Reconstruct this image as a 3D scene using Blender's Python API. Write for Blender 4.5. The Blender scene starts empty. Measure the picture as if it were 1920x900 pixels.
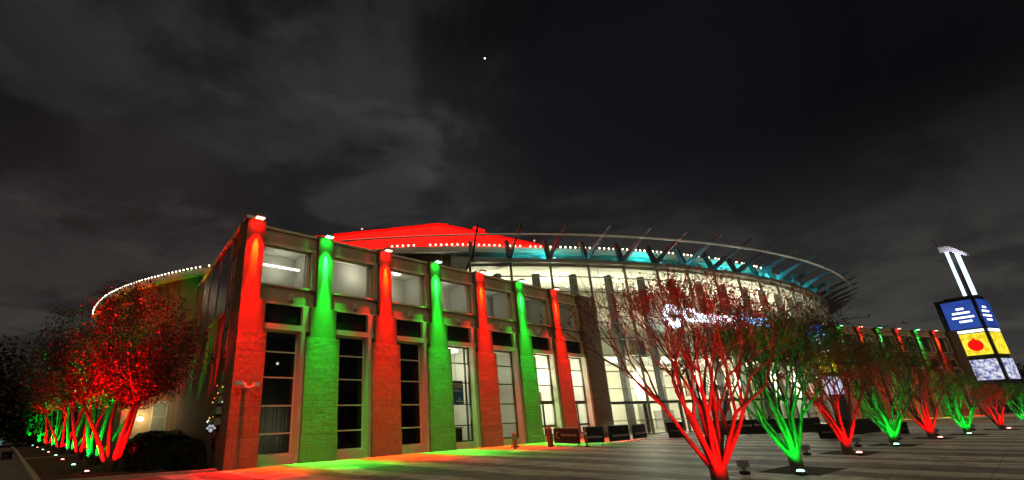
import bpy, math, random
from mathutils import Vector, Matrix, noise as mnoise

SC = bpy.context.scene
COL = SC.collection
R = math.radians

# ------------------------------------------------------------------ helpers
class MB:
    """collects shapes; build() links them as ONE mesh object"""
    def __init__(self, org=(0, 0, 0)):
        self.v = []; self.f = []; self.o = Vector(org)
    def add(self, vs, fs):
        n = len(self.v)
        self.v += [Vector(p) - self.o for p in vs]
        self.f += [tuple(i + n for i in q) for q in fs]
    def box(self, x0, y0, z0, x1, y1, z1):
        self.add([(x0, y0, z0), (x1, y0, z0), (x1, y1, z0), (x0, y1, z0), (x0, y0, z1), (x1, y0, z1), (x1, y1, z1), (x0, y1, z1)],
                 [(3, 2, 1, 0), (4, 5, 6, 7), (0, 1, 5, 4), (1, 2, 6, 5), (2, 3, 7, 6), (3, 0, 4, 7)])
    def hexa(self, bot, top):
        self.add(list(bot) + list(top), [(3, 2, 1, 0), (4, 5, 6, 7), (0, 1, 5, 4), (1, 2, 6, 5), (2, 3, 7, 6), (3, 0, 4, 7)])
    def prism(self, poly, z0, z1):
        n = len(poly)
        self.add([(x, y, z0) for x, y in poly] + [(x, y, z1) for x, y in poly],
                 [tuple(range(n - 1, -1, -1)), tuple(range(n, 2 * n))] + [(i, (i + 1) % n, n + (i + 1) % n, n + i) for i in range(n)])
    def quad(self, a, b, c, d):
        self.add([a, b, c, d], [(0, 1, 2, 3)])
    def beam(self, a, b, w, h):
        """box beam from a to b, w across (horizontal), h deep (vertical)"""
        a = Vector(a); b = Vector(b); d = (b - a).normalized()
        s = d.cross(Vector((0, 0, 1)))
        if s.length < 1e-4: s = Vector((1, 0, 0))
        s.normalize(); u = s.cross(d).normalized()
        s *= w / 2; u *= h / 2
        self.hexa([a - s - u, a + s - u, b + s - u, b - s - u], [a - s + u, a + s + u, b + s + u, b - s + u])
    def tube(self, pts, rad, n=6, cap=True):
        pts = [Vector(p) for p in pts]
        if not hasattr(rad, '__len__'): rad = [rad] * len(pts)
        ref = None; vs = []; fs = []
        for i, p in enumerate(pts):
            d = (pts[min(i + 1, len(pts) - 1)] - pts[max(i - 1, 0)]).normalized()
            if ref is None:
                ref = d.cross(Vector((.3, .5, .8)))
                if ref.length < 1e-3: ref = Vector((1, 0, 0))
            ref = (ref - d * ref.dot(d)).normalized(); w = d.cross(ref)
            for k in range(n):
                t = 2 * math.pi * k / n
                vs.append(p + (ref * math.cos(t) + w * math.sin(t)) * rad[i])
        for i in range(len(pts) - 1):
            for k in range(n):
                a = i * n + k; b = i * n + (k + 1) % n
                fs.append((a, b, b + n, a + n))
        if cap:
            fs.append(tuple(range(n - 1, -1, -1))); fs.append(tuple(range(len(vs) - n, len(vs))))
        self.add(vs, fs)
    def disc(self, c, nrm, r, t, n=14):
        c = Vector(c); nrm = Vector(nrm).normalized()
        self.tube([c, c + nrm * t], [r, r], n)
    def ball(self, c, r, nu=10, nv=6, sq=1):
        vs = []; fs = []
        for j in range(nv + 1):
            t = math.pi * j / nv
            for i in range(nu):
                p = 2 * math.pi * i / nu
                vs.append((c[0] + r * math.sin(t) * math.cos(p), c[1] + r * math.sin(t) * math.sin(p), c[2] + r * sq * math.cos(t)))
        for j in range(nv):
            for i in range(nu):
                fs.append((j * nu + i, j * nu + (i + 1) % nu, (j + 1) * nu + (i + 1) % nu, (j + 1) * nu + i)[::-1])
        self.add(vs, fs)
    def build(self, name, mat, parent=None, smooth=False, kind=None):
        me = bpy.data.meshes.new(name)
        me.from_pydata([tuple(p) for p in self.v], [], self.f)
        me.materials.append(mat)
        if smooth: me.polygons.foreach_set('use_smooth', [True] * len(me.polygons))
        me.update()
        o = bpy.data.objects.new(name, me); COL.objects.link(o)
        if parent: o.parent = parent
        if kind: o['kind'] = kind
        return o

def tag(o, label, cat, group=None):
    o['label'] = label; o['category'] = cat
    if group: o['group'] = group
    return o
def thing(name, label, cat, loc=(0, 0, 0), rz=0, group=None):
    o = bpy.data.objects.new(name, None); COL.objects.link(o)
    o.location = loc; o.rotation_euler = (0, 0, rz); o.empty_display_size = .3
    return tag(o, label, cat, group)
def copy_tree(o, parent=None):
    c = o.copy(); COL.objects.link(c)
    if parent is not None: c.parent = parent
    for ch in list(o.children):
        if ch.type != 'LIGHT': copy_tree(ch, c)
    return c
def lamp(kind, name, loc, power, color, parent=None, to=None, size=60, blend=.6, rad=.05, area=None):
    l = bpy.data.lights.new(name, kind); l.energy = power; l.color = color
    if kind == 'SPOT': l.spot_size = R(size); l.spot_blend = blend
    if kind in ('SPOT', 'POINT'): l.shadow_soft_size = rad
    if kind == 'AREA':
        l.shape = 'RECTANGLE'; l.size, l.size_y = area
    o = bpy.data.objects.new(name, l); COL.objects.link(o); o.location = loc
    if to is not None:
        o.rotation_euler = (Vector(to) - Vector(loc)).to_track_quat('-Z', 'Y').to_euler()
    if parent: o.parent = parent
    return o

# ------------------------------------------------------------------ materials
def newmat(name):
    m = bpy.data.materials.new(name); m.use_nodes = True
    nt = m.node_tree; nt.nodes.clear()
    out = nt.nodes.new('ShaderNodeOutputMaterial')
    return m, nt, out
def N(nt, typ, **kw):
    n = nt.nodes.new(typ)
    for k, v in kw.items(): setattr(n, k, v)
    return n
def M(name, rgb, rough=.7, var=.25, scale=2.0, bump=0.0, metal=0.0, spec=.4, stretch=(1, 1, 1)):
    m, nt, out = newmat(name)
    b = N(nt, 'ShaderNodeBsdfPrincipled')
    b.inputs['Roughness'].default_value = rough; b.inputs['Metallic'].default_value = metal
    b.inputs['Specular IOR Level'].default_value = spec
    tc = N(nt, 'ShaderNodeTexCoord'); mp = N(nt, 'ShaderNodeMapping'); mp.inputs['Scale'].default_value = stretch
    nz = N(nt, 'ShaderNodeTexNoise'); nz.inputs['Scale'].default_value = scale; nz.inputs['Detail'].default_value = 6; nz.inputs['Roughness'].default_value = .65
    nt.links.new(tc.outputs['Object'], mp.inputs[0]); nt.links.new(mp.outputs[0], nz.inputs['Vector'])
    rp = N(nt, 'ShaderNodeValToRGB')
    rp.color_ramp.elements[0].position = .3; rp.color_ramp.elements[1].position = .72
    rp.color_ramp.elements[0].color = [c * (1 - var) for c in rgb] + [1]
    rp.color_ramp.elements[1].color = [min(1, c * (1 + var)) for c in rgb] + [1]
    nt.links.new(nz.outputs['Fac'], rp.inputs[0]); nt.links.new(rp.outputs[0], b.inputs['Base Color'])
    if bump:
        bp = N(nt, 'ShaderNodeBump'); bp.inputs['Strength'].default_value = bump; bp.inputs['Distance'].default_value = .05
        nz2 = N(nt, 'ShaderNodeTexNoise'); nz2.inputs['Scale'].default_value = scale * 6; nz2.inputs['Detail'].default_value = 5
        nt.links.new(mp.outputs[0], nz2.inputs['Vector']); nt.links.new(nz2.outputs['Fac'], bp.inputs['Height'])
        nt.links.new(bp.outputs[0], b.inputs['Normal'])
    nt.links.new(b.outputs[0], out.inputs[0])
    return m
def EM(name, rgb, strength):
    m, nt, out = newmat(name)
    e = N(nt, 'ShaderNodeEmission'); e.inputs[0].default_value = (*rgb, 1); e.inputs[1].default_value = strength
    nt.links.new(e.outputs[0], out.inputs[0])
    return m
def GLASS(name, tint, refl=1.0):
    m, nt, out = newmat(name)
    t = N(nt, 'ShaderNodeBsdfTransparent'); t.inputs[0].default_value = (*tint, 1)
    g = N(nt, 'ShaderNodeBsdfGlossy'); g.inputs['Roughness'].default_value = .015; g.inputs[0].default_value = (refl, refl, refl, 1)
    lw = N(nt, 'ShaderNodeLayerWeight'); lw.inputs[0].default_value = .5
    pw = N(nt, 'ShaderNodeMath', operation='POWER'); pw.inputs[1].default_value = 5
    fr = N(nt, 'ShaderNodeMath', operation='MULTIPLY_ADD'); fr.inputs[1].default_value = .6; fr.inputs[2].default_value = .03
    nt.links.new(lw.outputs['Facing'], pw.inputs[0]); nt.links.new(pw.outputs[0], fr.inputs[0])
    mx = N(nt, 'ShaderNodeMixShader')
    nt.links.new(fr.outputs[0], mx.inputs[0]); nt.links.new(t.outputs[0], mx.inputs[1]); nt.links.new(g.outputs[0], mx.inputs[2])
    nt.links.new(mx.outputs[0], out.inputs[0])
    return m
def BRICK(name, c1, c2, mortar, bw, rh, bump=.6, rough=.75, nscale=7):
    m, nt, out = newmat(name)
    b = N(nt, 'ShaderNodeBsdfPrincipled'); b.inputs['Roughness'].default_value = rough
    tc = N(nt, 'ShaderNodeTexCoord'); sp = N(nt, 'ShaderNodeSeparateXYZ'); ad = N(nt, 'ShaderNodeMath', operation='ADD'); cb = N(nt, 'ShaderNodeCombineXYZ')
    nt.links.new(tc.outputs['Object'], sp.inputs[0]); nt.links.new(sp.outputs[0], ad.inputs[0]); nt.links.new(sp.outputs[1], ad.inputs[1])
    nt.links.new(ad.outputs[0], cb.inputs[0]); nt.links.new(sp.outputs[2], cb.inputs[1])
    bk = N(nt, 'ShaderNodeTexBrick')
    bk.inputs['Scale'].default_value = 1; bk.inputs['Brick Width'].default_value = bw; bk.inputs['Row Height'].default_value = rh
    bk.inputs['Mortar Size'].default_value = .009; bk.inputs['Mortar Smooth'].default_value = .4; bk.inputs['Bias'].default_value = -.1
    bk.inputs['Color1'].default_value = (*c1, 1); bk.inputs['Color2'].default_value = (*c2, 1); bk.inputs['Mortar'].default_value = (*mortar, 1)
    nt.links.new(cb.outputs[0], bk.inputs['Vector'])
    nz = N(nt, 'ShaderNodeTexNoise'); nz.inputs['Scale'].default_value = nscale; nz.inputs['Detail'].default_value = 7; nz.inputs['Roughness'].default_value = .7
    nt.links.new(tc.outputs['Object'], nz.inputs['Vector'])
    mx = N(nt, 'ShaderNodeMix', data_type='RGBA', blend_type='MULTIPLY'); mx.inputs[0].default_value = .75
    rp = N(nt, 'ShaderNodeValToRGB'); rp.color_ramp.elements[0].position = .3; rp.color_ramp.elements[1].position = .7
    rp.color_ramp.elements[0].color = (.5, .5, .5, 1); rp.color_ramp.elements[1].color = (1.25, 1.25, 1.25, 1)
    nt.links.new(nz.outputs['Fac'], rp.inputs[0]); nt.links.new(bk.outputs['Color'], mx.inputs[6]); nt.links.new(rp.outputs[0], mx.inputs[7])
    nt.links.new(mx.outputs[2], b.inputs['Base Color'])
    mm = N(nt, 'ShaderNodeMath', operation='MULTIPLY'); mm.inputs[1].default_value = .9
    sb = N(nt, 'ShaderNodeMath', operation='SUBTRACT')
    nt.links.new(bk.outputs['Fac'], mm.inputs[0]); nt.links.new(nz.outputs['Fac'], sb.inputs[0]); nt.links.new(mm.outputs[0], sb.inputs[1])
    bp = N(nt, 'ShaderNodeBump'); bp.inputs['Strength'].default_value = bump; bp.inputs['Distance'].default_value = .06
    nt.links.new(sb.outputs[0], bp.inputs['Height']); nt.links.new(bp.outputs[0], b.inputs['Normal'])
    nt.links.new(b.outputs[0], out.inputs[0])
    return m

m_brick = BRICK('split_stone', (.215, .145, .085), (.17, .115, .068), (.10, .07, .042), 1.15, .29, .95, .7, 5)
m_plinth = BRICK('rough_plinth', (.21, .145, .09), (.16, .11, .07), (.11, .08, .05), 1.3, .42, 1.0, .42, 9)
m_smooth = M('smooth_precast', (.155, .105, .062), .75, .14, 1.4, .12)
m_wall = M('tan_render', (.44, .345, .225), .8, .12, 1.2, .12)
m_trim = M('pale_trim', (.64, .55, .40), .7, .1, 1.5, .08)
m_frame = M('aluminium_frame', (.66, .62, .50), .45, .08, 3)
m_darkframe = M('dark_frame', (.05, .05, .045), .4, .2, 3)
m_darkpanel = M('dark_panel', (.012, .013, .011), .25, .2, 3)
m_black = M('black_vinyl', (.010, .010, .011), .6, .3, 3, .1)
m_blackmetal = M('black_metal', (.02, .02, .02), .4, .3, 4)
m_room = M('room_paint', (.58, .57, .49), .85, .04, 1)
m_roomwhite = M('white_room_paint', (.78, .78, .68), .85, .03, 1)
m_curtain, _nt, _o = newmat('grey_curtain')
_d = N(_nt, 'ShaderNodeBsdfDiffuse'); _d.inputs[0].default_value = (.4, .38, .31, 1)
_t = N(_nt, 'ShaderNodeBsdfTranslucent'); _t.inputs[0].default_value = (.45, .43, .34, 1)
_m = N(_nt, 'ShaderNodeMixShader'); _m.inputs[0].default_value = .5
_nt.links.new(_d.outputs[0], _m.inputs[1]); _nt.links.new(_t.outputs[0], _m.inputs[2]); _nt.links.new(_m.outputs[0], _o.inputs[0])
m_palecurtain = M('pale_green_blind', (.36, .42, .33), .9, .15, 1)
m_blind, _nt, _o = newmat('roller_blind')
_d = N(_nt, 'ShaderNodeBsdfDiffuse'); _d.inputs[0].default_value = (.5, .48, .42, 1)
_t = N(_nt, 'ShaderNodeBsdfTranslucent'); _t.inputs[0].default_value = (.6, .58, .5, 1)
_m = N(_nt, 'ShaderNodeMixShader'); _m.inputs[0].default_value = .6
_nt.links.new(_d.outputs[0], _m.inputs[1]); _nt.links.new(_t.outputs[0], _m.inputs[2]); _nt.links.new(_m.outputs[0], _o.inputs[0])
m_pane = GLASS('clear_pane', (.92, .94, .9))
m_darkpane = GLASS('tinted_pane', (.35, .36, .33), 1.0)
m_drum = M('brown_metal_cladding', (.20, .14, .085), .6, .15, .8, .05, 0, .3, (3, 3, .3))
m_fascia = M('grey_fascia', (.30, .30, .27), .55, .1, .8, .05)
m_gutter = M('pale_gutter', (.50, .47, .39), .6, .1, 1)
m_ledge = M('bronze_ledge', (.20, .18, .14), .5, .1, 1)
m_steel = M('painted_steel', (.085, .09, .11), .4, .15, 3, 0, .4)
m_darksteel = M('dark_steel', (.02, .02, .022), .5, .15, 3)
m_redroof = M('standing_seam_roof', (.085, .08, .075), .6, .05, .6)
m_column = M('dark_column', (.075, .068, .052), .5, .1, 2)
m_lobby = M('lobby_cream', (.78, .76, .60), .8, .05, .7)
m_lobbyfloor = M('lobby_floor', (.45, .42, .34), .3, .1, 1)
m_conc = M('concrete', (.33, .30, .25), .8, .2, 3, .25)
m_kerb = M('kerb_concrete', (.30, .27, .21), .85, .25, 4, .3)
m_mulch = M('mulch', (.055, .035, .022), .95, .5, 9, .9)
m_bark = M('smooth_bark', (.10, .078, .06), .55, .5, 5, .8, 0, .3, (1, 1, .35))
m_twig = M('twig', (.11, .06, .042), .8, .25, 3)
m_dryleaf = M('dry_seed_head', (.12, .065, .04), .8, .4, 9)
m_greenleaf = M('small_leaf', (.07, .12, .045), .5, .4, 9)
m_leaf = M('glossy_leaf', (.030, .024, .014), .35, .5, 8, 0, 0, .6)
m_hedge = M('hedge_leaf', (.012, .02, .008), .8, .4, 6, 0, 0, .1)
m_shrub = M('pale_shrub_leaf', (.16, .18, .12), .6, .4, 6)
m_white = M('white_plastic', (.75, .74, .7), .4, .05, 4)
m_siding = M('clapboard', (.55, .43, .24), .7, .1, 2)
m_redpaint = M('red_paint', (.55, .10, .07), .45, .2, 5)
m_wood = M('brown_timber', (.16, .085, .045), .7, .3, 5, .3)
m_blue = M('blue_poster', (.035, .13, .42), .5, .05, 3)
m_paper = M('white_print', (.8, .8, .78), .6, .03, 3)
m_brown = M('brown_door', (.17, .1, .065), .5, .15, 3)
m_grey = M('grey_metal', (.25, .25, .24), .4, .15, 4)

RED = (1, .0008, .0015); GRN = (.0008, 1, .035); TEAL = (.02, .8, .85)
e_red = EM('red_lens', (1, .30, .24), 5)
e_green = EM('green_lens', (.30, 1, .60), 5)
e_teal = EM('teal_lens', (.4, 1, 1), 8)
e_bulb = EM('warm_bulb', (1, .86, .62), 4.5)
e_ceiling = EM('downlight_lens', (1, .96, .82), 5)
e_tubelight = EM('linear_light', (1, .98, .9), 2.2)
e_sign = EM('sign_white', (.72, .88, 1), 4.5)
e_signblue = EM('sign_blue', (.12, .50, 1), 6)
e_wall = EM('wall_lamp_glow', (1, .82, .45), 9)

# ------------------------------------------------------------------ camera
Wm = ((0.7718243, -0.1985480, -0.6040413), (-0.6350713, -0.2872942, -0.7170401), (-0.0311707, 0.9370383, -0.3478328))
cam = bpy.data.cameras.new('camera'); cam.lens = 903.186 / 1920 * 36; cam.sensor_width = 36; cam.sensor_fit = 'HORIZONTAL'
cam.shift_x = (960 - 795.94) / 1920; cam.shift_y = (453.12 - 450) / 1920
cam.clip_start = .1; cam.clip_end = 20000
co = bpy.data.objects.new('camera', cam); COL.objects.link(co)
mw = Matrix(Wm).to_4x4(); mw.translation = (0, 0, 1.6); co.matrix_world = mw
SC.camera = co

# ------------------------------------------------------------------ ground
def sheet(name, poly, z, mat):
    mb = MB(); n = len(poly); mb.add([(x, y, z) for x, y in poly], [tuple(range(n))])
    return mb.build(name, mat, kind='structure')
m_asphalt = M('asphalt', (.05, .048, .045), .85, .3, 2, .3)

def paving():
    m, nt, out = newmat('plaza_paving')
    b = N(nt, 'ShaderNodeBsdfPrincipled')
    tc = N(nt, 'ShaderNodeTexCoord'); sp = N(nt, 'ShaderNodeSeparateXYZ'); nt.links.new(tc.outputs['Object'], sp.inputs[0])
    # alternate pale and dark bands, running out from the building
    def math_(op, a, c=None):
        n = N(nt, 'ShaderNodeMath', operation=op)
        for i, q in enumerate((a, c)):
            if q is None: continue
            if isinstance(q, (int, float)): n.inputs[i].default_value = q
            else: nt.links.new(q, n.inputs[i])
        return n.outputs[0]
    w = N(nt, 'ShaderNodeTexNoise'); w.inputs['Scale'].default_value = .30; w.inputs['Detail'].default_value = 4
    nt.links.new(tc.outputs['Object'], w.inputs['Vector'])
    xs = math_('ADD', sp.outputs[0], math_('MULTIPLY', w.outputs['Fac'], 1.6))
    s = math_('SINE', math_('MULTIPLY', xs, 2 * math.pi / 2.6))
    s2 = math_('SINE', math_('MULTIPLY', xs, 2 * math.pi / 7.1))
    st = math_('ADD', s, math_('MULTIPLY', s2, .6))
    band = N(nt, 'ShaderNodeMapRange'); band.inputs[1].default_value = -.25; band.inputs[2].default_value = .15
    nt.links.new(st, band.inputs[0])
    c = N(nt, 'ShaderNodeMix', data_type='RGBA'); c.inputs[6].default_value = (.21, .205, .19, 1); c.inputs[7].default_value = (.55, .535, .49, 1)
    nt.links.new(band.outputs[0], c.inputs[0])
    nz = N(nt, 'ShaderNodeTexNoise'); nz.inputs['Scale'].default_value = 1.3; nz.inputs['Detail'].default_value = 10; nz.inputs['Roughness'].default_value = .72
    nt.links.new(tc.outputs['Object'], nz.inputs['Vector'])
    rp = N(nt, 'ShaderNodeValToRGB'); rp.color_ramp.elements[0].position = .34; rp.color_ramp.elements[1].position = .62
    rp.color_ramp.elements[0].color = (.40, .39, .37, 1); rp.color_ramp.elements[1].color = (1.2, 1.2, 1.2, 1)
    nt.links.new(nz.outputs['Fac'], rp.inputs[0])
    c2 = N(nt, 'ShaderNodeMix', data_type='RGBA', blend_type='MULTIPLY'); c2.inputs[0].default_value = 1
    nt.links.new(c.outputs[2], c2.inputs[6]); nt.links.new(rp.outputs[0], c2.inputs[7])
    # drifts of leaf litter
    n3 = N(nt, 'ShaderNodeTexNoise'); n3.inputs['Scale'].default_value = .55; n3.inputs['Detail'].default_value = 10; n3.inputs['Roughness'].default_value = .82
    nt.links.new(tc.outputs['Object'], n3.inputs['Vector'])
    r3 = N(nt, 'ShaderNodeValToRGB'); r3.color_ramp.elements[0].position = .575; r3.color_ramp.elements[1].position = .64
    nt.links.new(n3.outputs['Fac'], r3.inputs[0])
    c3 = N(nt, 'ShaderNodeMix', data_type='RGBA'); c3.inputs[7].default_value = (.035, .028, .02, 1)
    nt.links.new(r3.outputs[0], c3.inputs[0]); nt.links.new(c2.outputs[2], c3.inputs[6])
    # paver joints
    bk = N(nt, 'ShaderNodeTexBrick'); bk.inputs['Scale'].default_value = 1; bk.inputs['Brick Width'].default_value = 1.2; bk.inputs['Row Height'].default_value = 1.2
    bk.offset = 0; bk.inputs['Mortar Size'].default_value = .012; nt.links.new(tc.outputs['Object'], bk.inputs['Vector'])
    c4 = N(nt, 'ShaderNodeMix', data_type='RGBA'); c4.inputs[7].default_value = (.04, .037, .032, 1)
    jf = math_('MULTIPLY', bk.outputs['Fac'], .6)
    nt.links.new(jf, c4.inputs[0]); nt.links.new(c3.outputs[2], c4.inputs[6])
    nt.links.new(c4.outputs[2], b.inputs['Base Color'])
    rr = N(nt, 'ShaderNodeMapRange'); rr.inputs[3].default_value = .45; rr.inputs[4].default_value = .8
    nt.links.new(nz.outputs['Fac'], rr.inputs[0]); nt.links.new(rr.outputs[0], b.inputs['Roughness'])
    bp = N(nt, 'ShaderNodeBump'); bp.inputs['Strength'].default_value = .35; bp.inputs['Distance'].default_value = .02
    nt.links.new(nz.outputs['Fac'], bp.inputs['Height']); nt.links.new(bp.outputs[0], b.inputs['Normal'])
    nt.links.new(b.outputs[0], out.inputs[0])
    return m
sheet('ground', [(-2500, -2500), (2500, -2500), (2500, 2500), (-2500, 2500)], 0, m_asphalt)
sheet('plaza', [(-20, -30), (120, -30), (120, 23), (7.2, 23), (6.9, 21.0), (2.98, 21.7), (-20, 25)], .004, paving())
m_apron = M('smooth_apron', (.27, .235, .18), .55, .18, 2.5, .15)
sheet('footpath', [(7.3, 18.2), (26, 18.0), (29, 17.4), (36.4, 18.6), (36.4, 22.5), (7.3, 22.5)], .008, m_apron)
sheet('path', [(-14, 24.6), (1.25, 22.1), (1.75, 140), (-14, 140)], .004, M('path_concrete', (.12, .11, .095), .8, .3, 2, .3))
sheet('planting_bed', [(1.5, 22.1), (7.2, 21.2), (12, 34), (9, 140), (1.9, 140)], .004, m_mulch)
kb = MB()
def kerbline(pts, w=.18, h=.13):
    for a, b in zip(pts, pts[1:]):
        kb.beam((*a, h / 2), (*b, h / 2), w, h)
kerbline([(1.33, 22.3), (1.46, 41.3), (1.68, 64.3), (1.85, 140)], .2)
kerbline([(1.45, 22.02), (2.98, 21.72), (6.8, 21.0)], .2, .10)
kerbline([(1.6, 43.0), (5.6, 45.2)], .35, .12)
kb.build('kerb', m_kerb, kind='structure')

# ------------------------------------------------------------------ world
def world():
    w = bpy.data.worlds.new('World'); SC.world = w; w.use_nodes = True
    nt = w.node_tree; nt.nodes.clear()
    out = N(nt, 'ShaderNodeOutputWorld'); bg = N(nt, 'ShaderNodeBackground')
    tc = N(nt, 'ShaderNodeTexCoord')
    def math_(op, a, c=None, clamp=False):
        n = N(nt, 'ShaderNodeMath', operation=op, use_clamp=clamp)
        for i, q in enumerate((a, c)):
            if q is None: continue
            if isinstance(q, (int, float)): n.inputs[i].default_value = q
            else: nt.links.new(q, n.inputs[i])
        return n.outputs[0]
    sp = N(nt, 'ShaderNodeSeparateXYZ'); nt.links.new(tc.outputs['Generated'], sp.inputs[0])
    z = math_('MAXIMUM', sp.outputs[2], 0.0); zz = math_('ADD', z, .22)
    cb = N(nt, 'ShaderNodeCombineXYZ')
    nt.links.new(math_('DIVIDE', sp.outputs[0], zz), cb.inputs[0]); nt.links.new(math_('DIVIDE', sp.outputs[1], zz), cb.inputs[1])
    def nz(scale, detail, rough, off, dist=0):
        mp = N(nt, 'ShaderNodeMapping'); mp.inputs['Location'].default_value = off; nt.links.new(cb.outputs[0], mp.inputs[0])
        n = N(nt, 'ShaderNodeTexNoise'); n.inputs['Scale'].default_value = scale; n.inputs['Detail'].default_value = detail
        n.inputs['Roughness'].default_value = rough; n.inputs['Distortion'].default_value = dist
        nt.links.new(mp.outputs[0], n.inputs['Vector']); return n.outputs['Fac']
    def ramp(f, a, b, lo=0.0, hi=1.0):
        r = N(nt, 'ShaderNodeMapRange', interpolation_type='SMOOTHSTEP')
        nt.links.new(f, r.inputs[0]); r.inputs[1].default_value = a; r.inputs[2].default_value = b; r.inputs[3].default_value = lo; r.inputs[4].default_value = hi
        return r.outputs[0]
    def lobe(d, a, b):
        dv = Vector(d).normalized()
        dp = N(nt, 'ShaderNodeVectorMath', operation='DOT_PRODUCT'); dp.inputs[1].default_value = dv
        nt.links.new(tc.outputs['Generated'], dp.inputs[0]); return ramp(dp.outputs['Value'], math.cos(R(a)), math.cos(R(b)))
    def mixc(f, c1, c2):
        m = N(nt, 'ShaderNodeMix', data_type='RGBA')
        for i, q in ((6, c1), (7, c2)):
            if isinstance(q, tuple): m.inputs[i].default_value = (*q, 1)
            else: nt.links.new(q, m.inputs[i])
        nt.links.new(f, m.inputs[0]); return m.outputs[2]
    clear = (.0072, .0072, .0082)
    cloud = (.0475, .0470, .0455)
    big = ramp(nz(.85, 6, .52, (3.1, 1.7, 0), .25), .44, .62)
    bank = ramp(nz(1.9, 8, .56, (9.3, 4.2, 0), .35), .45, .60)
    wisp = ramp(nz(2.1, 9, .58, (7.7, .4, 0), .4), .52, .66)
    left = lobe((.38, .70, .58), 52, 14)         # the denser bank on the left
    dens = math_('ADD', math_('MULTIPLY', left, math_('ADD', .0, math_('MULTIPLY', bank, .34))), math_('MULTIPLY', big, .30))
    dens = math_('ADD', dens, math_('MULTIPLY', wisp, .40))
    low = ramp(sp.outputs[2], .46, .12)
    dens = math_('ADD', dens, math_('MULTIPLY', low, math_('ADD', .10, math_('MULTIPLY', bank, .62))), True)
    dark = lobe((.78, .0, .66), 42, 12)         # clear dark patch high on the right
    dens = math_('MULTIPLY', dens, math_('SUBTRACT', 1.0, math_('MULTIPLY', dark, .85)))
    c = mixc(dens, clear, cloud)
    c = mixc(math_('MULTIPLY', dark, .7), c, (.0018, .0018, .0032))
    c = mixc(math_('MULTIPLY', lobe((.79, .30, .53), 17, 1), .40), c, (.0085, .0075, .0145))
    c = mixc(math_('MULTIPLY', lobe((.10, .93, .26), 20, 3), .40), c, (.032, .0195, .0175))
    glow = ramp(sp.outputs[2], .46, .06)
    c = mixc(math_('MULTIPLY', glow, math_('ADD', .10, math_('MULTIPLY', lobe((.93, .30, .12), 58, 8), math_('ADD', .45, math_('MULTIPLY', bank, .5))))), c, (.052, .0505, .0455))
    sky = N(nt, 'ShaderNodeTexSky'); sky.sky_type = 'NISHITA'; sky.sun_disc = False; sky.sun_elevation = R(-6); sky.sun_rotation = R(200)
    add = N(nt, 'ShaderNodeMix', data_type='RGBA', blend_type='ADD'); add.inputs[0].default_value = .02
    nt.links.new(c, add.inputs[6]); nt.links.new(sky.outputs[0], add.inputs[7])
    nt.links.new(add.outputs[2], bg.inputs[0]); bg.inputs[1].default_value = 1.0
    nt.links.new(bg.outputs[0], out.inputs[0])
world()
sun = bpy.data.lights.new('sun', 'SUN'); sun.energy = .62; sun.angle = R(25); sun.color = (1, .76, .48)
so = bpy.data.objects.new('sun', sun); COL.objects.link(so)
so.rotation_euler = Vector((.42, .75, -1.05)).to_track_quat('-Z', 'Y').to_euler()

mb = MB(); mb.ball((0, 0, 0), 2.1)
pl = mb.build('planet', EM('planet_light', (1, .98, .9), 6)); pl.location = (.58 * 1500, .49 * 1500, 1.6 + .65 * 1500)
tag(pl, 'single bright white point of a planet high in the night sky', 'planet')

# ------------------------------------------------------------------ brick wing
PX = [7.70, 11.36, 15.15, 18.92, 22.85, 26.90, 30.98]
WIDE = [.65, .91, .90, .89, .87, .82, .80]
COLS = 'RGRGRGR'
wing = thing('stone_wing', 'tan stone wing in front of the arena, its seven piers washed red and green', 'building', (0, 21.4, 0))
BZ = [1.26, 2.43, 3.66, 4.81]

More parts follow.
